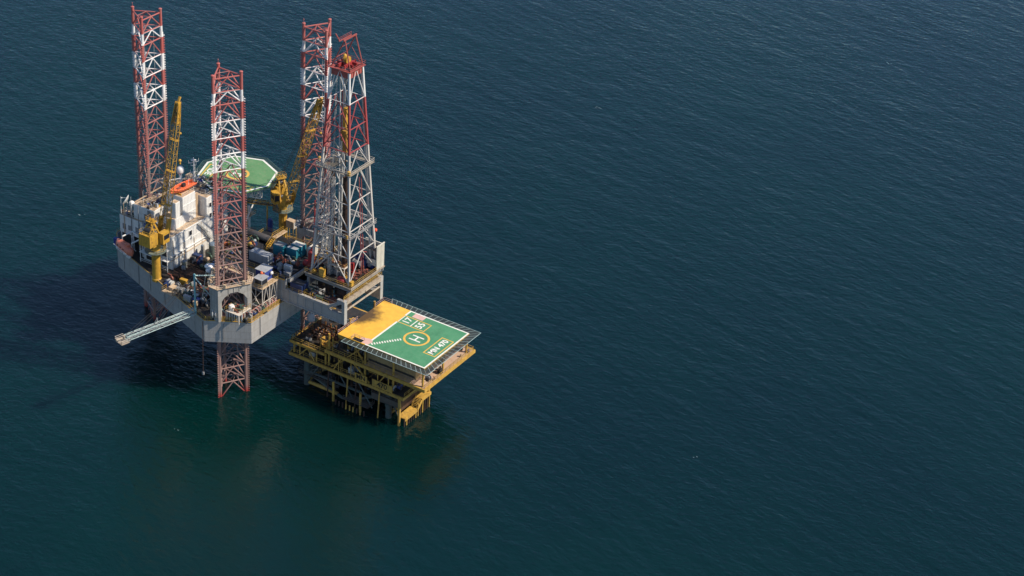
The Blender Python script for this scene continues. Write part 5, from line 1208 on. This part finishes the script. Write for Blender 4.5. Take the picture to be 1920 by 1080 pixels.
nn = b.obj('safety_net', paint('dark net', (.055, .065, .062), .2), plat); bf.obj('net_frame', TEALG, plat)
b = B().rail([(HU0 + .1, HV0, PZH), (HU0 + .1, 4.2, PZH)], r=.05).rail([(HU0 + .1, 12.2, PZH), (HU0 + .1, HV1 - .1, PZH), (27, HV1 - .1, PZH)], r=.042); b.obj('deck_railing', paint('pinkish rail paint', (.5, .33, .3)), plat)
# lower decks
LU0, LU1, LV0, LV1 = 9.2, 52.3, -4.9, 18.2
B().box(33.0, LU1, LV0, LV1, PZM - .3, PZM).obj('main_deck', PINKD, plat); B().box(20.8, 32.99, LV0, LV1, PZM - .3, PZM).obj('shaded_main_deck', DECKD, plat)  # inner part of the main deck coloured darker for the shade between decks
b = B().box(LU0, 20.79, LV0, LV1, PZL - .3, PZL); b.obj('wellhead_deck', DECKD, plat)
b = B().box(LU0, 46.0, LV0 - .3, LV1, PZC - .3, PZC); b.obj('cellar_deck', DECKD, plat)
b = B()
def ring(x0, x1, y0, y1, z, wd, ht):
    b.beam((x0 - wd / 2, y0, z), (x1 + wd / 2, y0, z), wd, ht); b.beam((x0 - wd / 2, y1, z), (x1 + wd / 2, y1, z), wd, ht)
    b.beam((x0, y0 + wd / 2, z), (x0, y1 - wd / 2, z), wd, ht); b.beam((x1, y0 + wd / 2, z), (x1, y1 - wd / 2, z), wd, ht)
ring(20.8, LU1, LV0 - .26, LV1 + .26, PZM - .4, .5, .9); ring(LU0, 20.2, LV0 - .25, LV1 + .25, PZL - .35, .45, .7); ring(LU0, 46.0, LV0 - .55, LV1 + .3, PZC - .4, .5, .8)
b.obj('deck_edge_beam', YELP, plat)
b = B()
for x in (21.3, 33, 42, 51.2):
    for y in (-4.3, 5, 16.2): B().tube((x, y, PZC if x < 46 else PZM), (x, y, PZH - 1.2), .3, 10).obj('deck_column', YELP, plat)
for x in (10, 20.4): 
    for y in (-4.6, 17): B().tube((x, y, PZC), (x, y, PZL), .28, 8).obj('deck_column', YELP, plat)
b.beam((27.5, -4.6, PZM), (32.5, -4.5, PZH - 1.0), .3, .3); b.beam((22.3, -4.6, PZC), (27.4, -4.6, PZM - .5), .3, .3); b.beam((33, -4.6, PZM), (29, -4.4, PZH - 1), .28, .28); b.beam((35, -5, PZC), (29.5, -5, PZM - .6), .3, .3); b.beam((21.6, 2, PZL), (24.4, 1.4, PZH - 1), .4, .4)
b.obj('diagonal_brace', YELP, plat)
b = B().rail([(LU0, LV1, PZL), (LU0, LV0, PZL), (20.6, LV0, PZL)], r=.058); b.rail([(LU1 - .1, LV0 + .1, PZM), (LU1 - .1, LV1, PZM), (46, LV1, PZM)], r=.058).rail([(21, LV0, PZM), (48, LV0, PZM)], r=.058).rail([(LU0, LV0, PZC), (33.8, LV0 - .1, PZC)], r=.058).rail([(46, LV0, PZC), (46, 10, PZC)], r=.058)
b.obj('lower_railing', RAILY, plat)
b = B().box(32.4, 48.0, -2.7, 13, PZM + .02, PZH - 1.4); b.corrug((32.4, -2.7), (48, -2.7), PZM + .7, PZH - 1.4, (0, -1), .45, .09); b.obj('clad_room', CORR, plat)
b = B().box(33, 47.6, -2.82, -2.74, PZM + .3, PZM + .9); b.obj('louvre_strip', DARK, plat)
b = B().box(51.3, 51.34, -2, -1.9, PZM, PZM + .1); 
for y in (2.2, 7.6): b.box(48.2, 49.2, y, y + 1.4, PZM + .02, PZM + 3.2)
b.obj('equipment_door', DARK, plat)
t2 = thing('platform_sign', (32.5, -5.4, PZC), 'yellow name board with dark letters on the left of the lower deck edge', 'sign')
B().box(30.6, 34.6, -5.62, -5.5, PZC + .1, PZC + 2.0).obj('board', YELP, t2); text('sign_lettering', 'MN', 1.9, (32.6, -5.64, PZC + 1.05), 0, BLACK, t2, .05, rotx=rad(90))
t2 = thing('platform_sign', (39, -5.4, PZC), 'longer yellow number board with dark figures on the right of the lower deck edge', 'sign')
B().box(36.2, 42.6, -5.62, -5.5, PZC + .1, PZC + 2.2).obj('board', YELP, t2); text('sign_lettering', '470', 2.1, (39.4, -5.64, PZC + 1.15), 0, BLACK, t2, .05, rotx=rad(90))
# jacket
b = B(); JL = [(14.0, -4.2), (40.6, -4.0), (14.0, 15), (40.6, 15)]
for x, y in JL: b = B().tube((x, y, -4), (x, y, PZC - .3), .85, 14); b.lathe([(1.0, 0), (1.0, .9)], (x, y, 3.6), 14); b.obj('jacket_leg', TEALL, plat)
b = B()
for z in (.9,):
    for (x0, y0), (x1, y1) in (((14, -4.2), (24.2, -4.2)), ((40.6, -4), (40.6, 15)), ((14, -4.2), (14, 15))): B().tube((x0, y0, z), (x1, y1, z), .48, 10).obj('horizontal_brace', YELP, plat)
b = B()
for (x0, y0), (x1, y1) in (((14, -4.2), (40.6, -4)), ((14, 15), (40.6, 15)), ((14, -4.2), (14, 15)), ((40.6, -4), (40.6, 15))):
    mx, my = (x0 + x1) / 2, (y0 + y1) / 2
    b.tube((x0, y0, 4.0), (mx, my, -.5), .4, 8); b.tube((x1, y1, 7.5), (mx, my, -.5), .4, 8); b.tube((x0, y0, 4.2), (x1, y1, 4.2), .34, 8)
b.obj('jacket_brace', TEALL, plat)
b = B()
for i in range(4):
    for j in range(3): B().tube((25 + i * 2.3, 1 + j * 3.2, -3), (25 + i * 2.3, 1 + j * 3.2, PZC), .35, 8).obj('conductor', BROWN, plat)
b = B().box(12, 25, -5.3, -4.4, 3.6, 3.7); b.rail([(12, -5.3, 3.7), (25, -5.3, 3.7)], r=.05); b.box(36, 44.5, -5.5, -4.9, 5.2, 6.9); b.rail([(36, -5.5, 6.9), (45.5, -5.5, 6.9)], r=.05); b.box(28, 36, -7, -4, 2.3, 2.42); b.rail([(28, -7, 2.42), (36, -7, 2.42), (36, -4, 2.42)], r=.05); b.obj('spider_deck', paint('dull grating', (.10, .085, .07), .3, .4), plat)
b = B()
for x, y in ((45.0, -5.5), (46.0, 6.6)): B().tube((x, y, -2), (x, y, PZC - .5), .42, 12).obj('fender_pile', YELP, plat)
for x in (24.5, 33.3): B().tube((x, -6.6, -2), (x, -6.6, 6), .34, 10).obj('fender_pile', YELP, plat)
b = B()
n = 12
for i in range(n): y = -5.2 + i * 1.05; B().tube((46.5, y, -2), (46.5, y, 2.2 + (1.6 if i > 5 else 0)), .2, 7).obj('fender_post', R.choice((BROWN, YELP, BROWN)), plat)
for i in range(9): B().tube((26 + i * 1.15, -7.6 - (i % 2) * .2, -2), (26 + i * 1.15, -7.6, 1.5), .22, 7).obj('fender_post', R.choice((BROWN, YELP)), plat)
b = B().box(44.3, 46.7, -5.2, .6, 2.3, 2.55); b.box(44.3, 46.7, 2.6, 6.9, 4.4, 4.65); b.stairs((45.5, .7, 2.5), (45.5, 2.6, 4.6), 1.5, (1, 0, 0)); b.box(46.55, 46.75, -5.2, .6, 1.7, 2.5); b.box(46.55, 46.75, 2.6, 6.9, 3.8, 4.6); b.beam((46.65, .6, 2.1), (46.65, 2.6, 4.2), .2, .8)
b.obj('boat_landing', YELP, plat)
b = B().box(44.0, 44.2, -5, 7, 3, PZC - 1); b.tube((44.2, 7, 6), (46, 6.6, 6), .15, 6); b.obj('landing_wall', BROWN, plat)
for nm_, z0, z1, x0, x1, mt_ in (('cellar_pipework', PZC + .05, PZM - .5, 10, 45, BROWN), ('deck_piping', PZC + .05, PZM - .5, 10, 45, YELP), ('upper_pipework', PZM + .05, PZH - 1.4, 21.5, 32, BROWN), ('main_pipework', PZM + .05, PZH - 1.4, 21.5, 32, YELP), ('wellhead_pipework', PZL + .05, PZL + 3, 9.8, 20, BROWN)):
    b = B()
    for i in range(34):
        x, y = R.uniform(x0, x1), R.uniform(-4.2, 2.5); k = R.random()
        if k < .4: b.tube((x, y, z0), (x, y, R.uniform((z0 + z1) / 2, z1)), R.uniform(.07, .2), 6)
        elif k < .8: l = R.uniform(1.5, 6); zz = R.uniform(z0 + .5, z1); b.tube((x, y, zz), (min(x1, x + l), y, zz), R.uniform(.07, .18), 6)
        else: l = R.uniform(1, 4); zz = R.uniform(z0 + .5, z1); b.tube((x, y, zz), (x, y + l, zz), R.uniform(.07, .18), 6)
    b.obj(nm_, mt_, plat)
b = B()
for i in range(40):
    x, y = R.uniform(13, 44), R.uniform(-4.5, 6); k = R.random(); zz = R.uniform(.8, 7)
    if k < .5: b.tube((x, y, -1), (x, y, R.uniform(2.5, PZC - .4)), R.uniform(.08, .2), 6)
    else: b.tube((x, y, zz), (x + R.uniform(-3, 3), y + R.uniform(-1, 3), zz + R.uniform(-1.5, 1.5)), R.uniform(.07, .15), 6)
b.obj('jacket_pipework', BROWN, plat)
for x0, x1, z0, z1, y in ((12, 15, PZC, PZL - .4, -5.1), (17, 14.6, PZC, PZL - .4, -5.1), (23.5, 26, PZC, PZM - .6, -5.1), (37, 40, PZC, PZM - .6, -5.1), (46, 50.6, PZC - .2, PZM - .7, -4.8), (14, 19, .9, PZC - .6, -4.9), (30, 25, 1.5, PZC - .6, -5.0), (36, 31, 1.5, PZC - .6, -5.0), (45, 41, 1.2, PZC - .6, -5.0)):
    B().tube((x0, y, z0), (x1, y, z1), .17, 8).obj('diagonal_brace', YELP if z0 > 3 else TEALL, plat)
for x in (12.2, 17.8, 25, 29, 37.6, 41): B().tube((x, -5.05, PZC), (x, -5.05, PZL - .4 if x < 20 else PZM - .6), .14, 8).obj('deck_post', YELP, plat)
for x in (22, 28.2, 31, 38.5): B().tube((x, -6.1, -2), (x, -5.3, PZC - .6), .2, 8).obj('riser_pipe', R.choice((YELP, BROWN)), plat)
for x, z0, z1 in ((16.0, PZC, PZL), (26.0, PZC, PZM), (44.4, 3, PZC), (30.5, PZM, PZH - .5)): B().ladder((x, -5.15, z0), (x, -5.15, z1), side=(1, 0, 0)).obj('ladder', YELP, plat)
# equipment on the platform's lower decks
Zw = PZL + .01
t2 = thing('wellhead_valve_tree', (15, 2, Zw), 'orange and brown wellhead valve tree under the cantilever', 'wellhead', None)
OR2 = paint('ochre valve paint', (.22, .10, .035), .4, .5)
wt0 = None
for i in range(10):
    x, y = 12.5 + (i % 5) * 1.75, .2 + (i // 5) * 3.4
    if wt0 is None:
        bpy.data.objects.remove(t2)
        t2 = wt0 = thing('wellhead_valve_tree', (x, y, Zw), 'rusty ochre wellhead valve stack on the shaded lower deck under the cantilever', 'wellhead', 'wellhead valve stacks on the platform')
        b = B().lathe([(.4, 0), (.4, .4), (.25, .5), (.25, 1.2), (.42, 1.3), (.42, 1.6), (.22, 1.7), (.22, 3.0), (.3, 3.1)], (x, y, Zw), 10); b.tube((x - .9, y, Zw + 1.9), (x + .9, y, Zw + 1.9), .2, 8); b.obj('valve_body', OR2, t2)
        b = B()
        for q in (-1, 1): b.lathe([(.35, -.05), (.35, .05)], (x + q, y, Zw + 1.9), 10, (1, 0, 0))
        b.obj('hand_wheel', REDO, t2)
    else: copy_tree(wt0, (x, y, Zw))
t2 = thing('yellow_hoist_frame', (19, -2.6, Zw), 'bright yellow bent plate frame on the lower deck beside the yellow top deck', 'frame')
b = B().box(17.6, 18.0, -3.4, -1.6, Zw, Zw + 2.6).box(18.0, 20.2, -3.6, -1.4, Zw + .6, Zw + .9).box(18.6, 20.6, -2.6, -1.6, Zw + .9, Zw + 1.6); b.obj('plate_frame', YELP, t2); B().tube((20.3, -1.8, Zw), (20.3, -1.8, Zw + 1.4), .25, 8).obj('post', GALV, t2)
scatter(14, 10, 19.5, -3.8, 12, Zw, 'shaded wellhead deck under the cantilever')
scatter(9, 48.4, 51.6, -3.5, 16.5, PZM + .01, 'salmon ledge below the square helideck', (), .7)
scatter(26, 11, 44.5, -4.3, -1.0, PZC + .01, 'shaded cellar deck of the yellow platform')
scatter(8, 22, 32, -3.6, .5, PZM + .01, 'shaded main deck of the yellow platform')
t2 = thing('white_cover', (13.2, 3.6, 17.5), 'pale grey wrapped bell hanging under the cantilever above the lower deck', 'cover'); b = B().lathe([(.3, 2.2), (.9, 1.8), (1.1, .4), (.9, -.3), (.3, -.6)][::-1], (12.8, -1.0, 18.3), 14); b.obj('cover_shell', paint('pale grey cover', (.42, .42, .44), .2), t2, True); B().tube((12.8, -1.0, 20.4), (12.8, -1.0, 24.6), .18, 6).obj('hang_pipe', GALV, t2)
t2 = thing('riser_bundle', (16, 3, 12), 'bundle of pale and red riser pipes under the cantilever', 'pipes'); b = B()
for i in range(5): b.tube((12.5 + i * .5, 4.4, Zw), (12.5 + i * .5, 4.4, CZ0 - .1), .16, 6)
b.obj('riser', RAILW, t2); b = B()
for z in (15, 18, 21): b.tube((12, 4.4, z), (15, 4.4, z), .12, 5)
b.obj('clamp', REDP, t2)
